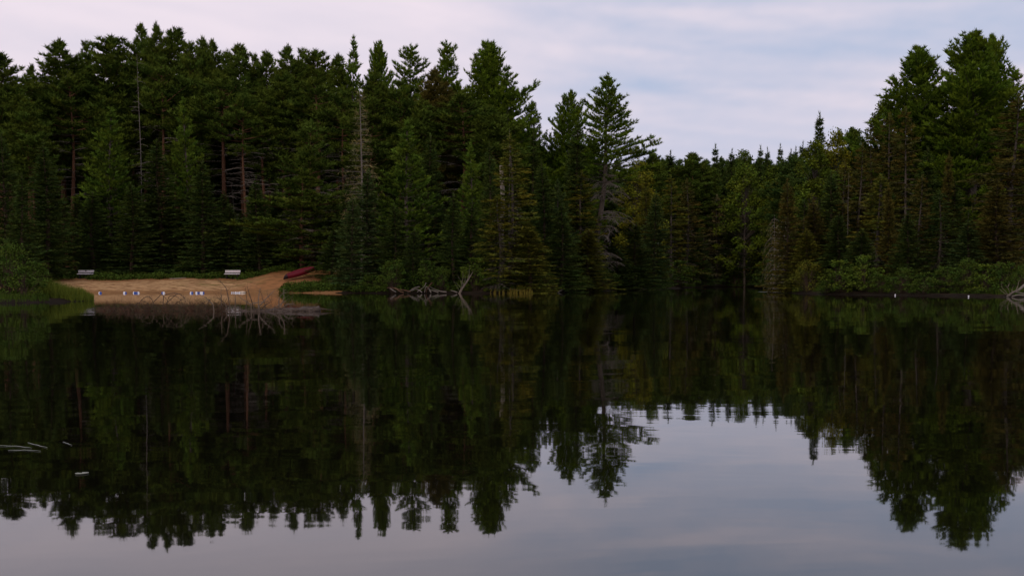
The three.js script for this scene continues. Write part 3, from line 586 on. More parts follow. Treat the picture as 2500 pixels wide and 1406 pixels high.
const INLET = [  // the far end of the inlet
  ['broadA', 1556, 398, 176, 56, 'yellow-green leafy crown glowing beside the leaning pine', { leaf: 'broadYellow' }],
  ['redC', 1592, 374, 196, 48, 'dark pine dome, first on the low inlet skyline'],
  ['slimA', 1638, 374, 206, 38, 'spruce spire after the first dome of the inlet skyline'],
  ['slimB', 1659, 398, 208, 28, 'shorter spruce tip close against the inlet spire'],
  ['redB', 1692, 376, 204, 44, 'pine with a double blunt top in the middle of the inlet skyline'],
  ['redC', 1722, 394, 206, 38, 'low rounded pine between double top and lone slender spire'],
  ['slimB', 1750, 357, 212, 25, 'lone slender spruce spire, highest over the inlet middle'],
  ['slimA', 1789, 370, 214, 25, 'short spruce spire beside a round dark crown over the inlet'],
  ['broadB', 1818, 372, 210, 40, 'round dark crown on the inlet skyline', { leaf: 'redPine' }],
  ['broadA', 1822, 410, 198, 62, 'bright green leafy crown at the head of the inlet'],
  ['slimB', 1856, 360, 216, 21, 'first of three thin spruce spires past the bright leafy crown'],
  ['slimA', 1874, 366, 218, 21, 'second thin spruce spire, touching the first one'],
  ['slimB', 1906, 357, 216, 22, 'third thin spruce spire, a little apart from the touching two'],
  ['slimA', 1931, 369, 214, 19, 'tiny spire left of the joined pair below the tall lone spruce'],
  ['slimB', 1946, 363, 212, 20, 'upper one of the joined tiny spires below the tall lone spruce'],
  ['slimA', 1962, 352, 206, 28, 'dark spire tucked against the tall lone spruce'],
  ['broadA', 1900, 408, 190, 56, 'leafy green tree under the thin inlet spires'],
  ['broadB', 1958, 398, 172, 48, 'leafy tree with bluish leaves where the inlet meets the far shore', { leaf: 'shrub' }],
  ['sparseA', 1680, 440, 190, 44, 'brown spruce on the shaded inlet bank, its trunk catching light'],
  ['sparseB', 1640, 430, 182, 44, 'olive spruce next to the brown one on the shaded inlet bank', { leaf: 'spruceYellow' }],
  ['sparseA', 1752, 478, 204, 34, 'greyish half-dead spruce in the middle of the inlet, bare limbs hanging to the water', { leaf: 'lichen' }],
  ['sparseB', 1720, 420, 206, 40, 'brown-green spruce behind the half-dead one'],
  ['spruceB', 1700, 520, 196, 42, 'dark rounded spruce at the blackest corner of the inlet'],
  ['sparseA', 1815, 418, 204, 40, 'spruce with a pale straight trunk at the head of the inlet', { leaf: 'spruceYellow' }],
  ['sparseB', 1858, 470, 200, 42, 'dusky spruce leaning over the darkest water'],
  ['spruceC', 1790, 520, 203, 36, 'low dark spruce beside the half-dead one'],
  ['sparseA', 1898, 438, 182, 38, 'sparse spruce standing behind the two drooping dead snags', { leaf: 'spruceYellow' }],
  ['spruceB', 1576, 430, 160, 44, 'olive dark spruce under the yellow-green crown', { leaf: 'spruceYellow' }],
  ['spruceB', 1852, 560, 198, 40, 'low spruce at the innermost waterline'],
];
const FAR_SHORE = [ // the bank beyond the sand spit
  ['slimA', 2000, 281, 138, 30, 'tall lone black spruce poking above the leafy trees of the far shore'],
  ['broadB', 1992, 352, 128, 56, 'light leafy tree under the tall lone black spruce', { leaf: 'broad' }],
  ['broadA', 2044, 326, 130, 54, 'airy yellow-green tree between lone black spruce and round dark crown', { leaf: 'broadYellow' }],
  ['roundTop', 2086, 322, 142, 34, 'small dark umbrella-shaped crown standing up beside the brown spruces'],
  ['broadB', 1990, 440, 117, 62, 'leafy tree dropping bright branches towards the sand spit', { leaf: 'broad' }],
  ['broadA', 2040, 430, 122, 62, 'dense leafy tree below the airy yellow-green one', { leaf: 'shrub' }],
  ['giantA', 2242, 118, 118, 142, 'giant white pine with a rounded top, the lower of the two far-shore giants'],
  ['giantB', 2386, 80, 113, 152, 'tallest giant white pine of the far shore with long tiered plumes'],
  ['giantA', 2424, 90, 118, 84, 'second leader crowding against the tallest far-shore giant'],
  ['whiteB', 2478, 168, 116, 66, 'white pine limb-top at the picture edge past the tallest giant'],
  ['broadB', 2160, 258, 124, 58, 'light leafy tree peeping out beneath the lower giant pine', { leaf: 'broad' }],
  ['sparseB', 2132, 300, 116, 52, 'rusty brown spruce at the sky edge of the far shore'],
  ['sparseA', 2176, 282, 112, 56, 'brown spruce in front of the peeping leafy tree'],
  ['sparseB', 2216, 264, 109, 52, 'tall brown spruce before the lower giant pine trunk'],
  ['sparseA', 2064, 402, 114, 52, 'orange-brown spruce beside the dense leafy tree'],
  ['sparseB', 2104, 352, 112, 52, 'olive brown spruce with a pale bare stem'],
  ['sparseA', 2148, 430, 105, 58, 'spruce with bleached hanging limbs halfway down', { leaf: 'spruceYellow' }],
  ['spruceB', 2052, 520, 107, 66, 'low dark green spruce over the shrub row near the sand spit'],
  ['spruceA', 1968, 560, 110, 54, 'low green-brown spruce just beyond the twig heap', { leaf: 'spruceYellow' }],
  ['spruceC', 2105, 560, 102, 52, 'small dim spruce among the far-shore shrubs'],
  ['sparseB', 2250, 430, 100, 44, 'slim brown spruce with a bare leaning foot in the shrubs'],
  ['slimB', 2320, 376, 103, 26, 'narrow rust-coloured spire in front of the giants', { leaf: 'spruceBrown' }],
  ['slimA', 2172, 456, 103, 24, 'short reddish spire in the shade', { leaf: 'spruceBrown' }],
  ['sparseA', 2298, 468, 99, 50, 'spruce with dark gaps standing in the giants shade', { leaf: 'spruce' }],
  ['spruceC', 2366, 540, 94, 58, 'blue-green young spruce cone above the shrubs', { leaf: 'spruceBlue' }],
  ['sparseB', 2482, 236, 96, 92, 'big brown spruce closing the picture edge'],
  ['sparseA', 2462, 340, 97, 66, 'brown spruce with lit outer boughs before the tallest giant'],
  ['spruceA', 2440, 440, 94, 70, 'dense olive spruce low at the picture edge', { leaf: 'spruceBrown' }],
  ['spruceB', 2220, 520, 99, 56, 'dim spruce between slim brown one and bleached hanging limbs'],
  ['spruceB', 2330, 440, 103, 60, 'black-green spruce under the plumes of the tallest giant'],
  ['spruceA', 2270, 360, 108, 66, 'dark spruce in the deep hollow between the giants'],
  ['snag', 1893, 522, 124, 30, 'drooping dead snag, the shorter and thinner of the grey pair by the spit'],
  ['snag', 1919, 530, 121, 38, 'drooping dead snag with thick bare weeping limbs beside the twig heap'],
  ['pole', 2074, 420, 108, 12, 'bare pale stem rising from the far-shore shrubs'],
];
for (const list of [SKYLINE, MIDDLE, FRONT, INLET, FAR_SHORE]) for (const [k, u, v, D, w, label, o] of list) tree(k, u, v, D + behindSand(u) * (list === SKYLINE ? 0.6 : 1), /^red/.test(k) ? w * 1.12 : w, label, o);
// shaded trunks and small spruces that fill the rows between, alike to the eye
{
  const r = rngOf(77);
  for (let i = 0; i < 30; i++) {
    const u = 20 + i * 44 + (r() - 0.5) * 24, D = 121 + r() * 6 + behindSand(u);
    tree(['spruceA', 'spruceB', 'spruceC'][i % 3], u, 440 + r() * 90, D, 44 + r() * 16, 'small dark spruce filling the shaded second row behind the beach bank', { group: 'small dark spruces of the shaded second row' });
  }
  for (let i = 0; i < 18; i++) {
    const u = 1930 + i * 34 + (r() - 0.5) * 20, D = 112 - i * 0.7 + r() * 5;
    tree(['spruceA', 'sparseB', 'spruceC'][i % 3], u, (u > 2210 ? 490 : 420) + r() * 90, D, 46 + r() * 14, 'shaded spruce in the second row of the far shore', { leaf: i % 2 ? 'spruce' : 'spruceBrown', group: 'shaded spruces of the far-shore second row' });
  }
}
// the unlit wood behind, which reads as one dark mass
{
  const r = rngOf(78), spots = [];
  const roof = [[-400, 200], [0, 215], [140, 175], [280, 165], [400, 135], [520, 160], [640, 195], [760, 190], [830, 215], [940, 190], [1100, 190], [1230, 240], [1300, 330], [1400, 330], [1470, 385], [1540, 398], [1600, 388], [1700, 386], [1800, 382], [1900, 380], [1960, 372], [2000, 372], [2060, 360], [2120, 340], [2200, 330], [2300, 270], [2400, 210], [2500, 250], [2900, 250]];
  const roofAt = (u) => { let i = 0; while (i + 2 < roof.length && roof[i + 1][0] < u) i++; return lerp(roof[i][1], roof[i + 1][1], clamp((u - roof[i][0]) / (roof[i + 1][0] - roof[i][0]))); };
  for (let u = -420; u < 2950; u += 21) for (let k = 0; k < 3; k++) {
    const front = u < 1300 ? 147 : u < 1600 ? lerp(147, 205, (u - 1300) / 300) : u < 1900 ? 216 : u < 2000 ? lerp(180, 132, (u - 1900) / 100) : lerp(132, 112, clamp((u - 2000) / 400));
    const uu = u + (r() - 0.5) * 20, D = front + 4 + k * 7 + r() * 6, top = at(uu, roofAt(uu) + (uu > 1420 && uu < 2100 ? r() * 40 : 12 + r() * 70 + (k === 0 ? 40 : 0)), D), y0 = height(top.x, top.z) - 0.3;
    if (shore(top.x, top.z) < 1 || top.y - y0 < 3) continue;
    spots.push([top.x, y0, top.z, top.y - y0, 3.0 + r() * 1.2, r() * 6.28]);
  }
  const g = [PT.redC, PT.spruceA];
  g.forEach((pt, q) => {
    const mine = spots.filter((_, i) => i % 2 === q), o = new THREE.Object3D();
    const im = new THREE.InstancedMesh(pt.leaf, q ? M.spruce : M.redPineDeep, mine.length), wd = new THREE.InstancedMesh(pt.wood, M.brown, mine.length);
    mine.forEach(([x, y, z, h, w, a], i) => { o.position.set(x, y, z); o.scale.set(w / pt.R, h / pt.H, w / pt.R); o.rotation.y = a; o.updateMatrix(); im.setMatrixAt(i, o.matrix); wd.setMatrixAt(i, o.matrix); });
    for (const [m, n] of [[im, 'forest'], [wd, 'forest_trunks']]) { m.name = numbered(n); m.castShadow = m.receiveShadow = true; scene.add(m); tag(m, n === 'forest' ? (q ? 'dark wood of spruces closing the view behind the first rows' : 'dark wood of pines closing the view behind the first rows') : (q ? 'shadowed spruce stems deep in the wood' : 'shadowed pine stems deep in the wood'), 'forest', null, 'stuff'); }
  });
}
// shrubs along the water
const SHRUBS = [
  ['shrubC', 16, 600, 66.5, 76, 'large dark bush on the grassy point at the picture edge', { leaf: 'shrub' }],
  ['shrubA', 84, 638, 67, 36, 'lighter leafy bush on the point next to the grass'],
  ['shrubB', 52, 655, 64.6, 44, 'low dark bush at the water side of the point'],
  ['shrubC', -70, 560, 68, 90, 'dark bush running out of the picture on the point'],
  ['shrubA', 128, 690, 68, 26, 'tiny twiggy bush where the point grass begins'],
  ['shrubA', 960, 634, 107.8, 42, 'olive bush above the tangle of driftwood'],
  ['shrubB', 1042, 640, 108, 36, 'green bush over the driftwood roots'],
  ['shrubC', 1078, 655, 107.6, 34, 'low bush between the roots and the small leaning dead stem'],
  ['shrubB', 1162, 634, 108, 40, 'bright green bush right behind the small leaning dead stem', { leaf: 'shrubLit' }],
  ['shrubA', 905, 672, 109.5, 36, 'bush on the bank just past the sand'],
  ['shrubC', 1215, 668, 108, 40, 'dim bush before the sedges'],
  ['shrubC', 1330, 668, 114.5, 46, 'dark bush past the sedge strip'],
  ['shrubA', 1400, 655, 121.5, 44, 'bush at the bank below the hollow'],
  ['shrubC', 1470, 650, 132, 44, 'bush under the leaning pine trunk'],
  ['shrubA', 1540, 650, 144, 40, 'dark bush under the dead hanging limbs'],
  ['shrubC', 1610, 645, 161, 42, 'bush at the mouth of the dark inlet'],
  ['shrubB', 1660, 640, 176, 36, 'greenish bush inside the shaded inlet corner'],
  ['shrubA', 1690, 610, 194, 36, 'round bush in the innermost inlet corner'],
  ['shrubC', 1800, 655, 201, 34, 'low bush on the innermost shore'],
  ['shrubB', 1880, 655, 186, 34, 'low bush behind the twig heap'],
  ['shrubC', 1975, 640, 106.5, 46, 'brownish bush just beyond the twig heap', { leaf: 'spruceYellow' }],
  ['shrubB', 2050, 640, 100.5, 40, 'bright bush with lit leaf tips, first of the far-shore row', { leaf: 'shrubLit' }],
  ['shrubA', 2024, 684, 101, 32, 'small low bush at the water beside the bright one'],
  ['shrubB', 2110, 628, 98.5, 38, 'tall narrow bush of the far-shore row', { leaf: 'shrubLit' }],
  ['shrubA', 2150, 668, 96.8, 36, 'dark low bush at a gap in the far-shore row'],
  ['shrubC', 2205, 656, 95, 46, 'dark spreading bush over the brown bank'],
  ['shrubB', 2262, 668, 93, 34, 'bush in front of the slim spruce with the bare foot'],
  ['shrubA', 2312, 650, 92, 44, 'broad green bush, fullest of the far-shore row'],
  ['shrubC', 2362, 636, 91, 48, 'bush below the blue-green young spruce'],
  ['shrubB', 2410, 650, 88.5, 38, 'rounded bush behind the fallen limb', { leaf: 'shrubLit' }],
  ['shrubA', 2455, 640, 88, 46, 'bush rising over the fallen limb at the picture edge'],
  ['shrubC', 2505, 650, 86, 46, 'bush cut by the picture edge beyond the fallen limb'],
  ['shrubA', 806, 672, 112.5, 30, 'bush at the far end of the red canoe'],
];
for (const [k, u, v, D, w, label, o] of SHRUBS) tree(k, u, v, D, w, label, { ...o, name: 'shrub' });
// ---------------------------------------------------------------- low growth: grass, sedge, ground plants
function blades(name, label, n, place, h, width, mat, seed, category = 'grass') {
  const r = rngOf(seed), g = new Geo();
  for (let i = 0; i < n; i++) {
    const s = place(r); if (!s) continue; const [x, y, z, k = 1] = s, hh = h * k * (0.6 + 0.6 * r()), a = r() * 6.283, b = (r() - 0.5) * 0.5 * hh, c = (r() - 0.5) * 0.4 * hh, w = width * (0.7 + 0.6 * r()) / 2, q = 0.7 + 0.6 * r(), hu = (r() - 0.5) * 0.3;
    const dx = Math.cos(a) * w, dz = Math.sin(a) * w, col = [q * (1 + hu), q, q * (1 - hu)];
    g.tri(x - dx, y, z - dz, x + dx, y, z + dz, x + b * 0.4, y + hh * 0.62, z + c * 0.4, ...col);
    g.tri(x - dx * 0.6 + b * 0.22, y + hh * 0.34, z - dz * 0.6 + c * 0.22, x + dx * 0.6 + b * 0.22, y + hh * 0.34, z + dz * 0.6 + c * 0.22, x + b, y + hh, z + c, ...col);
  }
  return tag(mesh(name, g.build(), mat), label, category, null, 'stuff');
}
M.grass = leafMat('grass', 0.095, 0.12, 0.016); M.sedge = leafMat('yellow sedge', 0.15, 0.12, 0.022);
const onPoint = (r) => { const u = lerp(55, 226, Math.pow(r(), 0.8)), D = lerp(66, 71.5, r()), p = at(u, 700, D), d = shore(p.x, p.z); if (d < -0.15) return null; return [p.x, Math.max(0, height(p.x, p.z, d)) - 0.05, p.z, lerp(1.15, 0.72, smooth(110, 190, u)) * (0.7 + 0.3 * smooth(0, 0.8, d))]; };
blades('grass', 'tall green grass covering the tip of the shrubby point', 6500, onPoint, 0.95, 0.028, M.grass, 901);
blades('sedge', 'yellowish sedge standing along the waterline before the dark spruces', 620, (r) => { const u = 1195 + 105 * Math.pow(r(), 0.8) + 12 * (r() - 0.5), c = n2(u * 0.16, 5); if (c < -0.35 + 0.5 * r()) return null; const D = lerp(105.2, 107.6, r()), p = at(u, 710, D); return [p.x, -0.02, p.z, 0.55 + 0.45 * (c + 0.3)]; }, 0.62, 0.03, M.sedge, 902, 'sedge');
blades('point_grass', 'dark grass under the bushes along the water side of the point', 3000, (r) => { const u = lerp(-120, 120, r()), D = lerp(61.5, 67, r()), p = at(u, 720, D), d = shore(p.x, p.z); return d < 0.1 ? null : [p.x, height(p.x, p.z, d) - 0.05, p.z, 0.6]; }, 0.7, 0.03, M.shrub, 904);
blades('bank_grass', 'grass and low weeds hanging over the far-shore bank', 6500, (r) => { const u = lerp(1935, 2500, r()), i = clamp((u - 1935) / 565), D = lerp(108, 83.5, i) + 0.2 + r() * 2.2, p = at(u, 715, D), d = shore(p.x, p.z); return d < 0 ? null : [p.x, height(p.x, p.z, d) - 0.05, p.z]; }, 0.6, 0.035, M.shrub, 903);
function plants(name, label, n, place, size, mat, seed) {
  const r = rngOf(seed), g = new Geo();
  for (let i = 0; i < n; i++) { const s = place(r); if (!s) continue; const [x, y, z, k = 1] = s, c = 0.65 + 0.7 * r(), hu = (r() - 0.5) * 0.25; for (let q = 0; q < 9; q++) g.leaf(x + (r() - 0.5) * 0.5, y + r() * 0.5 * k, z + (r() - 0.5) * 0.5, size, r, [c * (1 + hu), c, c * (1 - hu)], 0.5); }
  return tag(mesh(name, g.build(), mat), label, 'ground plants', null, 'stuff');
}
plants('undergrowth', 'low leafy plants along the back of the sand under the spruces', 2600, (r) => {
  const x = lerp(-56, -20, r()), d0 = 11.2 - 1.6 * smooth(-34, -41, x) - 1.6 * smooth(-33, -28, x) * smooth(-24, -27, x) + 1.6 * fbm2(x * 0.25 + 5, -30, 3), d = d0 + 0.6 + Math.pow(r(), 1.4) * 5, z = -110.3 - d; if (Math.abs(x + 46) < 1.3 && d < d0 + 3.2 || Math.abs(x + 30.1) < 1.3 && d < d0 + 3) return null; return [x, height(x, z) - 0.05, z, 0.9 + 0.5 * (n2(x * 0.4, z * 0.4) + 0.3)];
}, 0.19, M.shrub, 911);
plants('weed_patch', 'dense green weeds between the sand and the water below the canoe', 900, (r) => {
  const u = lerp(684, 850, r()), D = lerp(109.8, 113.2, r()), p = at(u, 700, D); return [p.x, height(p.x, p.z) - 0.05, p.z, 1.25 * smooth(680, 700, u)];
}, 0.17, M.shrub, 912);
plants('bank_weeds', 'mixed weeds at the foot of the forest between sand and inlet', 1900, (r) => {
  const u = lerp(850, 1700, r()), t = clamp((u - 1290) / 410), D = (u < 1290 ? 108 : lerp(109.5, 190, Math.pow(t, 1.25))) + r() * 3, p = at(u, 705, D), d = shore(p.x, p.z); return d < 0.2 || d > 4 ? null : [p.x, height(p.x, p.z, d) - 0.05, p.z, 1];
}, 0.2, M.shrub, 913);

// ---------------------------------------------------------------- benches at the back of the sand
const plankMat = new THREE.MeshPhysicalMaterial({ roughness: 0.85, specularIntensity: 0.3, map: texture(128, 64, (u, v) => { const k = 0.86 + 0.12 * tile(u, v, 3, 40, 31) + 0.08 * tile(u, v, 9, 70, 33); return [k, k, k]; }), bumpScale: 0.003 });
plankMat.color.setRGB(0.62, 0.57, 0.56); plankMat.name = 'weathered pale planks';
const legMat = new THREE.MeshPhysicalMaterial({ roughness: 0.8, specularIntensity: 0.3 }); legMat.color.setRGB(0.03, 0.025, 0.022); legMat.name = 'dark bench frame';
function box(w, h, d, bevel = 0.008) {
  const s = new THREE.Shape(); const a = w / 2 - bevel, b = h / 2 - bevel; s.moveTo(-a, -b); s.lineTo(a, -b); s.lineTo(a, b); s.lineTo(-a, b); s.closePath();
  const g = new THREE.ExtrudeGeometry(s, { depth: d - 2 * bevel, bevelEnabled: true, bevelSize: bevel, bevelThickness: bevel, bevelSegments: 1 }); g.translate(0, 0, -(d - 2 * bevel) / 2); return g;
}
function bench(u, v, D, w, label, notch) {
  const t = thing('bench', label, 'bench'), c = at(u, v, D), y = height(c.x, c.z); t.position.set(c.x, y, c.z); t.rotation.y = notch ? 0.06 : -0.03;
  const W = w * D / F, top = c.y - y;                                // v is the top edge of the backrest
  const back = box(W, 0.26, 0.045), b1 = mesh('backrest_plank', back, plankMat, t); b1.position.set(0, top - 0.13, -0.2); b1.rotation.x = -0.14;
  const b2 = mesh('seat_plank', box(W * 1.01, 0.05, 0.20), plankMat, t); b2.position.set(0, top - 0.39, -0.02); b2.rotation.x = 0.3;
  const b3 = mesh('seat_plank', box(W * 1.01, 0.045, 0.2), plankMat, t); b3.position.set(0, top - 0.41, 0.2); b3.rotation.x = 0.24;
  for (const s of [-1, 1]) {
    const l = mesh('leg', box(0.07, Math.max(0.25, top - 0.4), 0.42), legMat, t); l.position.set(s * W * 0.36, Math.max(0.25, top - 0.4) / 2 - 0.03, 0.05);
    const p = mesh('back_post', box(0.07, 0.5, 0.05), legMat, t); p.position.set(s * W * 0.36, top - 0.27, -0.255); p.rotation.x = -0.14;
  }
  if (notch) { const k = mesh('knot', new THREE.CircleGeometry(0.075, 9), legMat, t); k.position.set(-0.04, top - 0.1, -0.172); k.rotation.x = -0.14; k.scale.set(1.3, 0.8, 1); tag(k, 'dark hole in the backrest'); }
}
bench(207.5, 659.5, 122.4, 38, 'weathered wooden bench with a dark notch, behind the sand near the grassy point', true);
bench(566, 659.5, 122.4, 37.5, 'pale wooden bench at the back of the sand, the one closer to the canoe', false);

// ---------------------------------------------------------------- canoe turned over on the bank
{
  const A = at(690.5, 677, 116.6), B = at(771, 652.5, 118.6), dir = B.clone().sub(A), L = dir.length();
  const t = thing('canoe', 'dark red canoe lying upside down on the brown bank beyond the sand', 'canoe');
  t.position.copy(A).add(B).multiplyScalar(0.5); t.position.y -= 0.1;
  const x = dir.clone().normalize(), up = new THREE.Vector3(0, 1, 0.75).normalize(), z = x.clone().cross(up).normalize(), y = z.clone().cross(x).normalize();
  t.quaternion.setFromRotationMatrix(new THREE.Matrix4().makeBasis(x, y, z));
  const beam = (s) => 0.43 * Math.pow(1 - Math.pow(Math.abs(s), 2.3), 0.72), keel = (s) => 0.36 - 0.05 * s * s - 0.42 * Math.pow(Math.abs(s), 12);
  function hull(s0, s1, grow, n = 26) {
    const p = [], idx = [], m = 18;
    for (let i = 0; i <= n; i++) { const s = lerp(s0, s1, i / n), b = beam(s) * grow + 0.012, k = keel(s) * grow;
      for (let j = 0; j <= m; j++) { const a = (j / m - 0.5) * Math.PI, c = Math.sin(a), e = Math.cos(a); p.push(s * L / 2, k * Math.pow(Math.abs(e), 0.62) - 0.1 * (1 - s * s) * 0 + 0.13 * Math.pow(Math.abs(s), 4) * -1 * (1 - e), Math.sign(c) * Math.pow(Math.abs(c), 0.8) * b); } }
    for (let i = 0; i < n; i++) for (let j = 0; j < m; j++) { const a = i * (m + 1) + j; idx.push(a, a + 1, a + m + 1, a + 1, a + m + 2, a + m + 1); }
    const g = new THREE.BufferGeometry(); g.setAttribute('position', new THREE.Float32BufferAttribute(p, 3)); g.setIndex(idx); g.computeVertexNormals(); return g;
  }
  const red = new THREE.MeshPhysicalMaterial({ roughness: 0.5, specularIntensity: 0.35, side: THREE.DoubleSide, bumpMap: texture(64, 64, (u, v) => { const k = 0.5 + 0.4 * tile(u, v, 14, 14, 41); return [k, k, k]; }), bumpScale: 0.002 }); red.color.setRGB(0.115, 0.004, 0.011); red.name = 'red canoe hull';
  const dark = new THREE.MeshPhysicalMaterial({ roughness: 0.6, specularIntensity: 0.4, side: THREE.DoubleSide }); dark.color.setRGB(0.016, 0.008, 0.009); dark.name = 'black canoe trim';
  mesh('hull', hull(-0.86, 0.86, 1), red, t);
  tag(mesh('skid_plate', hull(-1, -0.78, 1.03, 8), dark, t), 'black cap on the lower end'); tag(mesh('skid_plate', hull(0.84, 1, 1.03, 8), dark, t), 'black cap on the upper end');
  for (const sd of [-1, 1]) { const g = new Geo(), pts = []; for (let i = 0; i <= 24; i++) { const s = lerp(-0.98, 0.98, i / 24); pts.push([s * L / 2, -0.13 * Math.pow(Math.abs(s), 4), sd * (beam(s) + 0.012), 0.02]); } g.tube(pts, 5); mesh('gunwale', g.build(), dark, t); }
  const g = new Geo(), pts = []; for (let i = 0; i <= 20; i++) { const s = lerp(-0.84, 0.84, i / 20); pts.push([s * L / 2, keel(s) + 0.004, 0, 0.012]); } g.tube(pts, 5); mesh('keel_strip', g.build(), red, t);
}

// ---------------------------------------------------------------- swimming-area floats
{
  const white = new THREE.MeshPhysicalMaterial({ roughness: 0.45 }); white.color.setRGB(0.78, 0.78, 0.8); white.name = 'white float plastic';
  const blue = new THREE.MeshPhysicalMaterial({ roughness: 0.45 }); blue.color.setRGB(0.03, 0.09, 0.36); blue.name = 'blue float plastic';
  const half = (sign) => { const pts = [[0, 0], [0.045, 0], [0.05, 0.02], [0.1, 0.035], [0.128, 0.075], [0.13, 0.16], [0.13, 0.2]].map(([r, y]) => new THREE.Vector2(Math.max(r, 0.0001), y - 0.2)); const g = new THREE.LatheGeometry(pts, 14); g.rotateZ(sign * Math.PI / 2); return g; };
  const P = [[170, 0], [178.5, 1], [203, 0], [243, 1], [303.5, 1], [327, 1], [335, 0], [397, 0], [466.5, 1], [480, 1], [488.5, 0], [493.5, 1]];
  const where = ['outermost, half hidden by the point grass', 'second from the grassy point, half hidden', 'third from the grassy point, beside the last grass tuft', 'alone just past the tip of the point grass', 'alone before the touching pair', 'darker half of the touching pair under the pale sand', 'whiter half of the touching pair under the pale sand', 'alone above the arching twigs', 'first of the four before the brush and log', 'second of the four before the brush and log', 'third of the four, white end against its neighbour', 'last of the four, nearest the little white floats'];
  let b0;
  P.forEach(([u, flip], i) => {
    let t; if (!b0) { t = b0 = new THREE.Group(); const a = new THREE.Mesh(half(1), blue), b = new THREE.Mesh(half(-1), white); a.name = 'blue_half'; b.name = 'white_half'; t.add(b, a); } else t = b0.clone();
    t.name = numbered('buoy'); scene.add(t); const p = at(u, 714.8, 107.2); t.position.set(p.x, 0.03, p.z); t.scale.setScalar(0.82); t.rotation.y = (flip ? 0 : Math.PI) + 0.5 * Math.sin(i * 2.7); t.rotation.z = 0.05 * Math.sin(i * 5);
    t.userData = {}; tag(t, 'blue and white swim buoy, ' + where[i], 'buoy', 'blue and white swim buoys off the beach');
  });
  const ball = new THREE.SphereGeometry(0.11, 12, 8), w2 = ['first', 'second', 'third', 'fourth', 'fifth', 'last'];
  [[565, 711.2], [569.5, 712.6], [574, 713.2], [577, 713], [580, 713.4], [583.5, 713.8]].forEach(([u, v], i) => {
    const m = mesh('small_float', ball, white); const p = at(u, v, 109.6 - i * 0.25); m.position.set(p.x, Math.max(0.04, height(p.x, p.z) + 0.06), p.z); m.scale.setScalar(0.7 + 0.15 * Math.sin(i * 4)); m.scale.y *= 0.85;
    tag(m, 'little white ball float, ' + w2[i] + ' of the short string at the sand edge', 'float', 'little white ball floats at the sand edge');
  });
  { const s = new THREE.IcosahedronGeometry(0.5, 3), p = s.attributes.position; for (let i = 0; i < p.count; i++) { const k = 1 + 0.16 * n3(p.getX(i) * 2.4, p.getY(i) * 2.4, p.getZ(i) * 2.4); p.setXYZ(i, p.getX(i) * k * 0.62, p.getY(i) * k * 0.2, p.getZ(i) * k * 0.5); } s.computeVertexNormals();
    const st = new THREE.MeshPhysicalMaterial({ roughness: 0.8 }); st.color.setRGB(0.62, 0.52, 0.40); st.name = 'pale stone'; const m = mesh('stone', s, st), q = at(590.5, 708.5, 110.9); m.position.set(q.x, height(q.x, q.z) + 0.05, q.z); tag(m, 'flat pale stone on the damp sand beside the little white floats', 'stone'); }
  [[1921, 717, 'by the twig heap'], [2187, 721.2, 'midway along the far-shore shrubs'], [2366.5, 724, 'near the fallen limb at the picture edge']].forEach(([u, v, s], i) => {
    const D = [116, 91.8, 84.4][i], m = mesh('small_float', ball, white), p = at(u, v, D); m.position.set(p.x, 0.05, p.z); m.scale.setScalar(0.52); tag(m, 'lone white ball float on the water ' + s, 'float');
  });
}

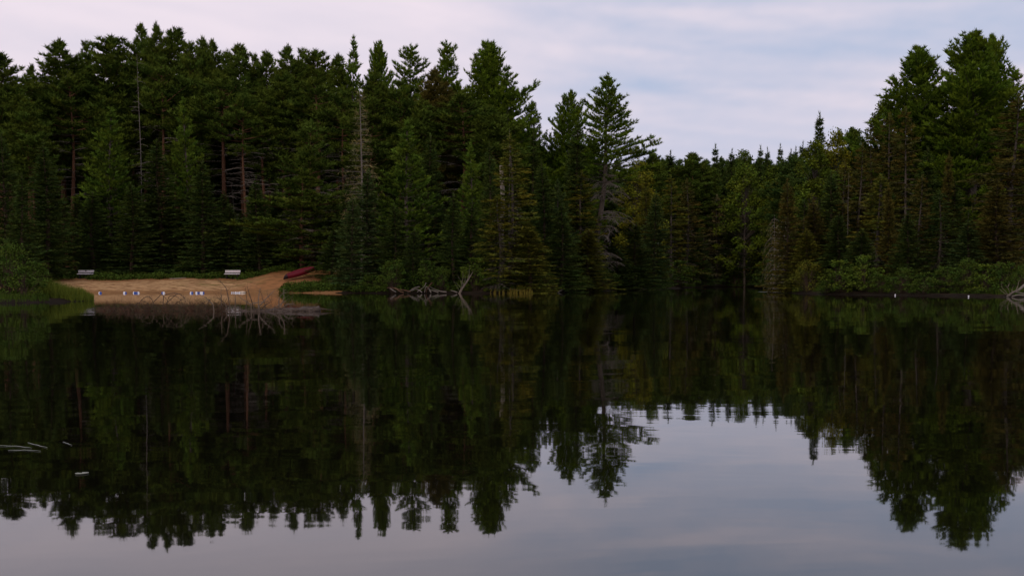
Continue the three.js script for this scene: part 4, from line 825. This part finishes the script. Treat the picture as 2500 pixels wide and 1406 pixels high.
// ---------------------------------------------------------------- dead wood
const wander = (r, a, dir, L, n, r0, curl = 0.35, sag = 0) => {                      // a crooked stick from point a
  const pts = [[a[0], a[1], a[2], r0]]; let [dx, dy, dz] = dir, [x, y, z] = a;
  for (let i = 1; i <= n; i++) { const l = Math.hypot(dx, dy, dz); x += dx / l * L / n; y += dy / l * L / n; z += dz / l * L / n; dx += (r() - 0.5) * curl; dy += (r() - 0.5) * curl - sag; dz += (r() - 0.5) * curl; pts.push([x, y, z, Math.max(0.003, r0 * (1 - 0.85 * i / n))]); }
  return pts;
};
M.drift = barkMat('grey driftwood', 0.125, 0.10, 0.085); M.twig = barkMat('brown bare twigs', 0.13, 0.095, 0.07); M.barkless = barkMat('bleached sticks', 0.22, 0.175, 0.135);
{ // the fallen tree lying in the water before the beach
  const t = thing('fallen_tree', 'fallen tree floating before the beach, its bare branches standing up from a grey log', 'fallen tree'), r = rngOf(701), D = 46;
  const o = at(640, 757, D); t.position.set(o.x, 0, o.z);
  const q = (u, v, dz = 0) => { const p = at(u, v, D - dz); return [p.x - o.x, p.y, p.z - o.z]; };
  const g = new Geo(), pts = []; 
  for (let i = 0; i <= 30; i++) { const s = i / 30, p = q(lerp(528, 774, s), 0); pts.push([p[0], lerp(-0.05, 0.085, Math.pow(s, 3)) + 0.03 * Math.sin(i * 1.3), 0.5 * Math.sin(s * 2) - 0.2 + 0.05 * Math.sin(i * 0.9), lerp(0.06, 0.125, smooth(0, 0.5, s)) * (1 + 0.12 * Math.sin(i * 2.1))]); }
  g.tube(pts, 9, [1, 1, 1], true); mesh('log', g.build(), M.drift, t);
  const lb = new Geo(); for (let k = 0; k < 26; k++) { const i = 4 + Math.floor(r() * 25), p = pts[i], a = r() * 3.1; lb.tube(wander(r, [p[0], p[1] + Math.sin(a) * p[3], p[2] + Math.cos(a) * p[3]], [1 + r(), 0.15 * (r() - 0.3), (r() - 0.5) * 0.3], 0.3 + 0.6 * r(), 4, 0.03, 0.2), 5, [0.85, 0.8, 0.75]); }
  mesh('peeling_bark', lb.build(), M.drift, t);
  // branches whose course the photograph shows
  const seen = [[[630, 751], [630, 733], [632, 714], [635, 702]], [[599, 752], [602, 736], [600, 718], [598, 702]], [[684, 748], [692, 729], [692, 715], [691, 703]], [[632, 748], [647, 731], [660, 718], [670, 708]],
    [[560, 752], [556, 726], [551, 704], [538, 688], [529, 679]], [[541, 750], [539, 732], [538.6, 716], [538.6, 702]], [[612, 744], [600, 736], [588, 728], [578, 719]], [[646, 742], [640, 730], [637, 716], [634, 712]],
    [[668, 752], [684, 742], [695, 736], [703, 729]], [[612, 741], [632, 738], [650, 736], [668, 731]], [[640, 752], [652, 742], [660, 738], [662, 740]], [[574, 752], [573, 740], [574, 728], [572, 722]],
    [[520, 744], [510, 735], [500, 726], [482, 716]], [[552, 748], [545, 738], [530, 728], [520, 726]], [[720, 756], [708, 748], [704, 742], [700, 740]], [[690, 750], [700, 744], [712, 742], [722, 746]], [[618, 750], [612, 730], [606, 712], [603, 700]], [[680, 745], [681, 730], [688, 718], [703, 713]]];
  seen.forEach((line, k) => {
    const g = new Geo(), dz = (r() - 0.5) * 0.8, c = new THREE.CatmullRomCurve3(line.map(([u, v], i) => new THREE.Vector3(...q(u, v, dz * (1 - i * 0.2))))), n = 12, base = 0.017 + 0.01 * r(), p = [];
    for (let i = 0; i <= n; i++) { const s = c.getPoint(i / n); p.push([s.x + (r() - 0.5) * 0.012, s.y, s.z, base * (1 - 0.78 * i / n)]); }
    p.unshift([p[0][0] + 0.03, -0.15, p[0][2], base]); g.tube(p, 5);
    for (let j = 0; j < 4; j++) { const s = p[4 + Math.floor(r() * 8)]; g.tube(wander(r, s, [r() - 0.5, r() * 0.8, r() - 0.5], 0.12 + 0.35 * r(), 4, 0.008, 0.6), 3, [0.9, 0.85, 0.8]); }
    mesh('branch', g.build(), k % 3 === 1 ? M.twig : M.barkless, t);
  });
  const tw = new Geo(); for (let k = 0; k < 260; k++) { const i = Math.floor(Math.pow(r(), 0.8) * 29), p = pts[i]; tw.tube(wander(r, [p[0] + (r() - 0.5) * 0.4, -0.03, p[2] + (r() - 0.5) * 1.1], [(r() - 0.5) * 1.8, 0.15 + r() * 0.9, (r() - 0.5) * 1.2], 0.2 + 0.75 * r() * r(), 6, 0.01, 0.7, 0.06), 3, [0.8, 0.75, 0.7]); }
  tag(mesh('twigs', tw.build(), M.barkless, t), null, null, null, 'stuff');
}
{ // the mat of brushwood beside it, with arching withes
  const t = thing('brush_pile', 'low mat of dark brushwood with arching twigs in the water below the sand', 'brushwood'), r = rngOf(702), D = 47.5;
  const o = at(380, 757, D); t.position.set(o.x, 0, o.z);
  const q = (u, v, dz = 0) => { const p = at(u, v, D - dz); return [p.x - o.x, p.y, p.z - o.z]; };
  const arcs = [[[339, 738], [352, 726], [363, 724.5], [373, 738], [378, 752]], [[373, 738], [384, 727], [393, 719], [405, 731], [417, 747]], [[400, 745], [413, 733], [434, 717], [450, 728], [464, 742]], [[398, 722], [416, 716.5], [434, 717], [448, 727], [453, 748]], [[330, 748], [334, 740], [345, 742], [352, 752]], [[405, 745], [412, 724], [424, 722], [440, 733], [446, 750]], [[440, 750], [437, 735], [445, 732], [462, 745]], [[300, 752], [312, 745], [324, 744], [336, 754]], [[500, 750], [506, 738], [512, 732], [503, 748]], [[355, 752], [360, 740], [352, 738], [346, 735]], [[470, 752], [490, 742], [505, 734], [511, 731]]];
  for (const line of arcs) { const g = new Geo(), dz = (r() - 0.5) * 1.2, c = new THREE.CatmullRomCurve3(line.map(([u, v], i) => new THREE.Vector3(...q(u, v, dz + i * 0.06)))), p = []; for (let i = 0; i <= 16; i++) { const s = c.getPoint(i / 16); p.push([s.x, s.y, s.z, 0.017 * (1 - 0.6 * i / 16)]); } const a = p[0]; p.unshift([a[0] - 0.05, -0.1, a[2], 0.018]); g.tube(p, 5); for (let j = 0; j < 3; j++) g.tube(wander(r, p[3 + Math.floor(r() * 12)], [r() - 0.5, r() * 0.5 - 0.1, r() - 0.5], 0.2 + 0.3 * r(), 4, 0.007, 0.6), 3); mesh('arching_twig', g.build(), M.twig, t); }
  const tw = new Geo(); for (let k = 0; k < 1500; k++) { const u = lerp(232, 545, Math.pow(r(), 0.9)), p = q(u, 757, (r() - 0.5) * 3.2), h = 0.35 * smooth(225, 300, u) * (0.6 + 0.6 * n2(u * 0.03, 3)); tw.tube(wander(r, [p[0], 0.02 - 0.06 * r(), p[2]], [(r() - 0.5) * 2, 0.1 + r() * (0.4 + h * 2), (r() - 0.5) * 1.4], 0.25 + 0.6 * r() * (0.5 + h), 6, 0.011, 0.8, 0.1), 3, [0.6 + 0.5 * r(), 0.6 + 0.3 * r(), 0.6]); }
  tag(mesh('twigs', tw.build(), M.twig, t), null, null, null, 'stuff');
}
{ // a small dead stem leaning out of the bank
  const t = thing('dead_sapling', 'small pale dead stem leaning out of the water with bare twigs, before the sedges', 'dead tree'), r = rngOf(703), D = 106, o = at(1121, 715, D); t.position.set(o.x, 0, o.z);
  const g = new Geo(); g.tube([[-0.08, -0.2, 0, 0.12], [0.25, 0.45, -0.1, 0.1], [0.7, 1.05, -0.2, 0.07], [1.1, 1.7, -0.3, 0.035], [1.3, 2.2, -0.3, 0.015]], 7); mesh('trunk', g.build(), M.barkless, t);
  for (let k = 0; k < 12; k++) { const s = r(), b = new Geo(); b.tube(wander(r, [lerp(0.05, 1.1, s), lerp(0.1, 1.7, s), -0.2 * s], [(r() - 0.5) * 1.6, 0.5 + r(), (r() - 0.5)], 0.6 + 1.1 * r(), 6, 0.018, 0.5), 4); mesh('branch', b.build(), M.dead, t); }
  const b = new Geo(); b.tube(wander(r, [0.2, 0.2, 0], [0.02, 1, 0], 1.9, 8, 0.03, 0.25), 4); mesh('branch', b.build(), M.barkless, t);
}
{ // roots and drift branches along the bank
  const t = thing('driftwood', 'tangle of reddish roots and bent driftwood along the bank under the olive bush', 'driftwood'), r = rngOf(704), D = 105.6, o = at(1020, 714, D); t.position.set(o.x, 0, o.z);
  const q = (u, v) => { const p = at(u, v, D + r() * 0.6); return [p.x - o.x, p.y, p.z - o.z]; };
  M.root = barkMat('reddish wet roots', 0.17, 0.095, 0.06);
  for (const line of [[[944, 703], [955, 702], [968, 706], [975, 711], [985, 714]], [[952, 704], [958, 708], [966, 713]], [[962, 702], [975, 707], [990, 709], [1002, 712]], [[1004, 710], [1015, 706], [1024, 709], [1030, 714]], [[1018, 713], [1030, 704], [1036, 699], [1040, 690]], [[1040, 714], [1042, 706], [1048, 698], [1055, 690]], [[1042, 704], [1052, 708], [1062, 711], [1070, 714]], [[1036, 714], [1040, 700], [1046, 704], [1052, 714]], [[995, 714], [1003, 708], [1012, 703], [1024, 700]], [[1050, 700], [1060, 706], [1075, 711], [1090, 713]], [[1100, 709], [1108, 711], [1116, 714]]]) {
    const g = new Geo(), c = new THREE.CatmullRomCurve3(line.map(([u, v]) => new THREE.Vector3(...q(u, v)))), p = [], w = 0.05 + 0.03 * r(); for (let i = 0; i <= 10; i++) { const s = c.getPoint(i / 10); p.push([s.x, s.y, s.z, w * (0.5 + 0.5 * i / 10)]); } g.tube(p, 5); mesh('root', g.build(), r() < 0.6 ? M.root : M.dead, t);
  }
}
{ // twig heap by the spit
  const t = thing('twig_heap', 'heap of bare brown twigs on the bank behind the sand spit', 'brushwood'), r = rngOf(705), D = 116, o = at(1928, 705, D); t.position.set(o.x, height(o.x, o.z), o.z);
  const tw = new Geo(); for (let k = 0; k < 420; k++) { const a = r() * 6.28, m = Math.pow(r(), 0.6) * 1.0; tw.tube(wander(r, [Math.cos(a) * m, 0, Math.sin(a) * m], [Math.cos(a) * 0.5 + (r() - 0.5), 0.5 + r(), Math.sin(a) * 0.5 + (r() - 0.5)], 0.5 + 0.9 * r(), 6, 0.013, 0.8, 0.07), 3, [0.8 + 0.4 * r(), 0.8, 0.8]); }
  tag(mesh('twigs', tw.build(), M.twig, t), null, null, null, 'stuff');
  for (let k = 0; k < 6; k++) { const g = new Geo(); g.tube(wander(r, [-1.2 + 0.3 * k, -0.3, 2.6 - 0.2 * k], [-0.5 + 0.4 * r(), 0.6, -0.5], 0.9 + 0.5 * r(), 5, 0.025, 0.3), 4); mesh('branch', g.build(), M.barkless, t); }
}
{ // sand spit: a low tongue of grey silt barely above the water
  const g = new THREE.CircleGeometry(1, 48); g.rotateX(-Math.PI / 2); const p = g.attributes.position;
  for (let i = 0; i < p.count; i++) { const x = p.getX(i), z = p.getZ(i), m = Math.hypot(x, z); p.setXYZ(i, x * 2.1 * (1 + 0.15 * n2(z * 2, 4)), 0.05 * (1 - m * m) - 0.012, z * 5.5 * (1 + 0.2 * n2(x * 2, 7))); } g.computeVertexNormals();
  const m = new THREE.MeshPhysicalMaterial({ roughness: 0.7, specularIntensity: 0.6 }); m.color.setRGB(0.17, 0.15, 0.125); m.name = 'wet silt';
  const s = mesh('sand_spit', g, m), o = at(1905, 712.5, 117.5); s.position.set(o.x, 0, o.z); tag(s, 'low grey tongue of silt reaching into the mouth of the inlet', null, null, 'structure');
}
{ // fallen limb at the picture edge
  const t = thing('fallen_limb', 'fallen grey limb slanting into the water at the picture edge with thin upright shoots', 'fallen tree'), r = rngOf(706), D = 83.2, o = at(2470, 724, D); t.position.set(o.x, 0, o.z);
  const q = (u, v) => { const p = at(u, v, D); return [p.x - o.x, p.y, (r() - 0.5) * 0.5]; };
  for (const [line, w] of [[[[2462, 725], [2475, 716], [2487, 708], [2505, 696], [2530, 684]], 0.1], [[[2480, 713], [2492, 715], [2510, 719]], 0.05], [[[2468, 724], [2485, 720], [2510, 724]], 0.05]]) { const g = new Geo(), c = new THREE.CatmullRomCurve3(line.map(([u, v]) => new THREE.Vector3(...q(u, v)))), p = []; for (let i = 0; i <= 12; i++) { const s = c.getPoint(i / 12); p.push([s.x, s.y, s.z, w * (0.75 + 0.3 * i / 12)]); } g.tube(p, 7); mesh('limb', g.build(), M.dead, t); }
  for (const line of [[[2468, 720], [2458, 711], [2449, 700], [2447, 690]], [[2470, 718], [2464, 706], [2459, 698]], [[2478, 712], [2482, 700], [2491, 683]], [[2472, 716], [2476, 704], [2478, 693]], [[2466, 722], [2452, 714], [2444, 706]], [[2484, 710], [2488, 698], [2487, 690]], [[2462, 700], [2468, 692], [2463, 686]]]) { const g = new Geo(), c = new THREE.CatmullRomCurve3(line.map(([u, v]) => new THREE.Vector3(...q(u, v)))), p = []; for (let i = 0; i <= 8; i++) { const s = c.getPoint(i / 8); p.push([s.x, s.y, s.z, 0.026 * (1 - 0.6 * i / 8)]); } g.tube(p, 4); mesh('shoot', g.build(), M.barkless, t); }
}
{ // a stick on the sand, and another on the far bank
  const g = new Geo(), a = at(413, 677.5, 121.2), b = at(452, 675, 121.6); g.tube([[a.x, height(a.x, a.z) + 0.1, a.z, 0.045], [(a.x + b.x) / 2, height((a.x + b.x) / 2, a.z) + 0.13, a.z, 0.05], [b.x, height(b.x, b.z) + 0.16, b.z, 0.03]], 6, [1, 1, 1], true); tag(mesh('stick', g.build(), M.pale), 'pale straight stick lying where the sand meets the green plants', 'stick');
  const k = new Geo(), c = at(1362, 708, 114.5), d = at(1390, 698.5, 118); k.tube([[c.x, 0.03, c.z, 0.06], [(c.x + d.x) / 2, 0.3, (c.z + d.z) / 2, 0.06], [d.x, 0.72, d.z, 0.03]], 6); tag(mesh('stick', k.build(), M.dead), 'grey stick slanting from the bank past the sedges', 'stick');
}
// ---------------------------------------------------------------- floating grass blades and a lily pad near the camera
{
  const fl = new THREE.MeshPhysicalMaterial({ roughness: 0.35, side: THREE.DoubleSide }); fl.color.setRGB(0.13, 0.145, 0.095); fl.name = 'wet floating leaf';
  const where = ['the long one running out of the picture', 'the short one nearest the sky reflection', 'the forked slanting one', 'the smallest, apart from the rest'];
  [[[-6, 1089], [40, 1090.5], [76, 1095]], [[18, 1100.5], [60, 1100], [98, 1102.5]], [[66, 1082], [90, 1088], [114, 1094]], [[152, 1080], [164, 1084], [174, 1088]]].forEach((line, k) => {
    const c = line.map(([u, v]) => { const p = at(u, v, 8); const t = EYE / (EYE - p.y); return new THREE.Vector3(p.x * t, 0.004, p.z * t); }), cv = new THREE.CatmullRomCurve3(c), p = [], idx = [];
    for (let i = 0; i <= 16; i++) { const s = cv.getPoint(i / 16), w = 0.0055 * Math.sin(Math.PI * (0.12 + 0.88 * i / 16)) + 0.0008; for (const [e, h] of [[-1, 0], [0, 0.0016], [1, 0]]) p.push(s.x + 0.1 * w * e, s.y + h + 0.001 * Math.sin(i), s.z + w * e * 1.3); }
    for (let i = 0; i < 16; i++) for (let j = 0; j < 2; j++) { const a = i * 3 + j; idx.push(a, a + 3, a + 1, a + 1, a + 3, a + 4); }
    const g = new THREE.BufferGeometry(); g.setAttribute('position', new THREE.Float32BufferAttribute(p, 3)); g.setIndex(idx); g.computeVertexNormals(); tag(mesh('grass_blade', g, fl), 'floating grass blade on the dark water, ' + where[k], 'grass blade', 'grass blades floating on the dark water');
  });
  const s = new THREE.Shape(); for (let i = 0; i <= 30; i++) { const a = 0.25 + i / 30 * (Math.PI * 2 - 0.5), r = 1 + 0.03 * Math.sin(i * 2.2); i ? s.lineTo(Math.cos(a) * r, Math.sin(a) * r) : s.moveTo(0, 0) || s.lineTo(Math.cos(a) * r, Math.sin(a) * r); } s.closePath();
  const g = new THREE.ExtrudeGeometry(s, { depth: 0.02, bevelEnabled: true, bevelSize: 0.02, bevelThickness: 0.015, bevelSegments: 2 }); g.rotateX(-Math.PI / 2); g.scale(0.03, 0.06, 0.042); g.rotateY(2.2);
  const m = mesh('lily_pad', g, fl), p = at(198.5, 1157, 7), t = EYE / (EYE - p.y); m.position.set(p.x * t, 0.005, p.z * t); tag(m, 'small pale lily pad alone on the dark reflection', 'lily pad');
}


renderer.render(scene, camera);
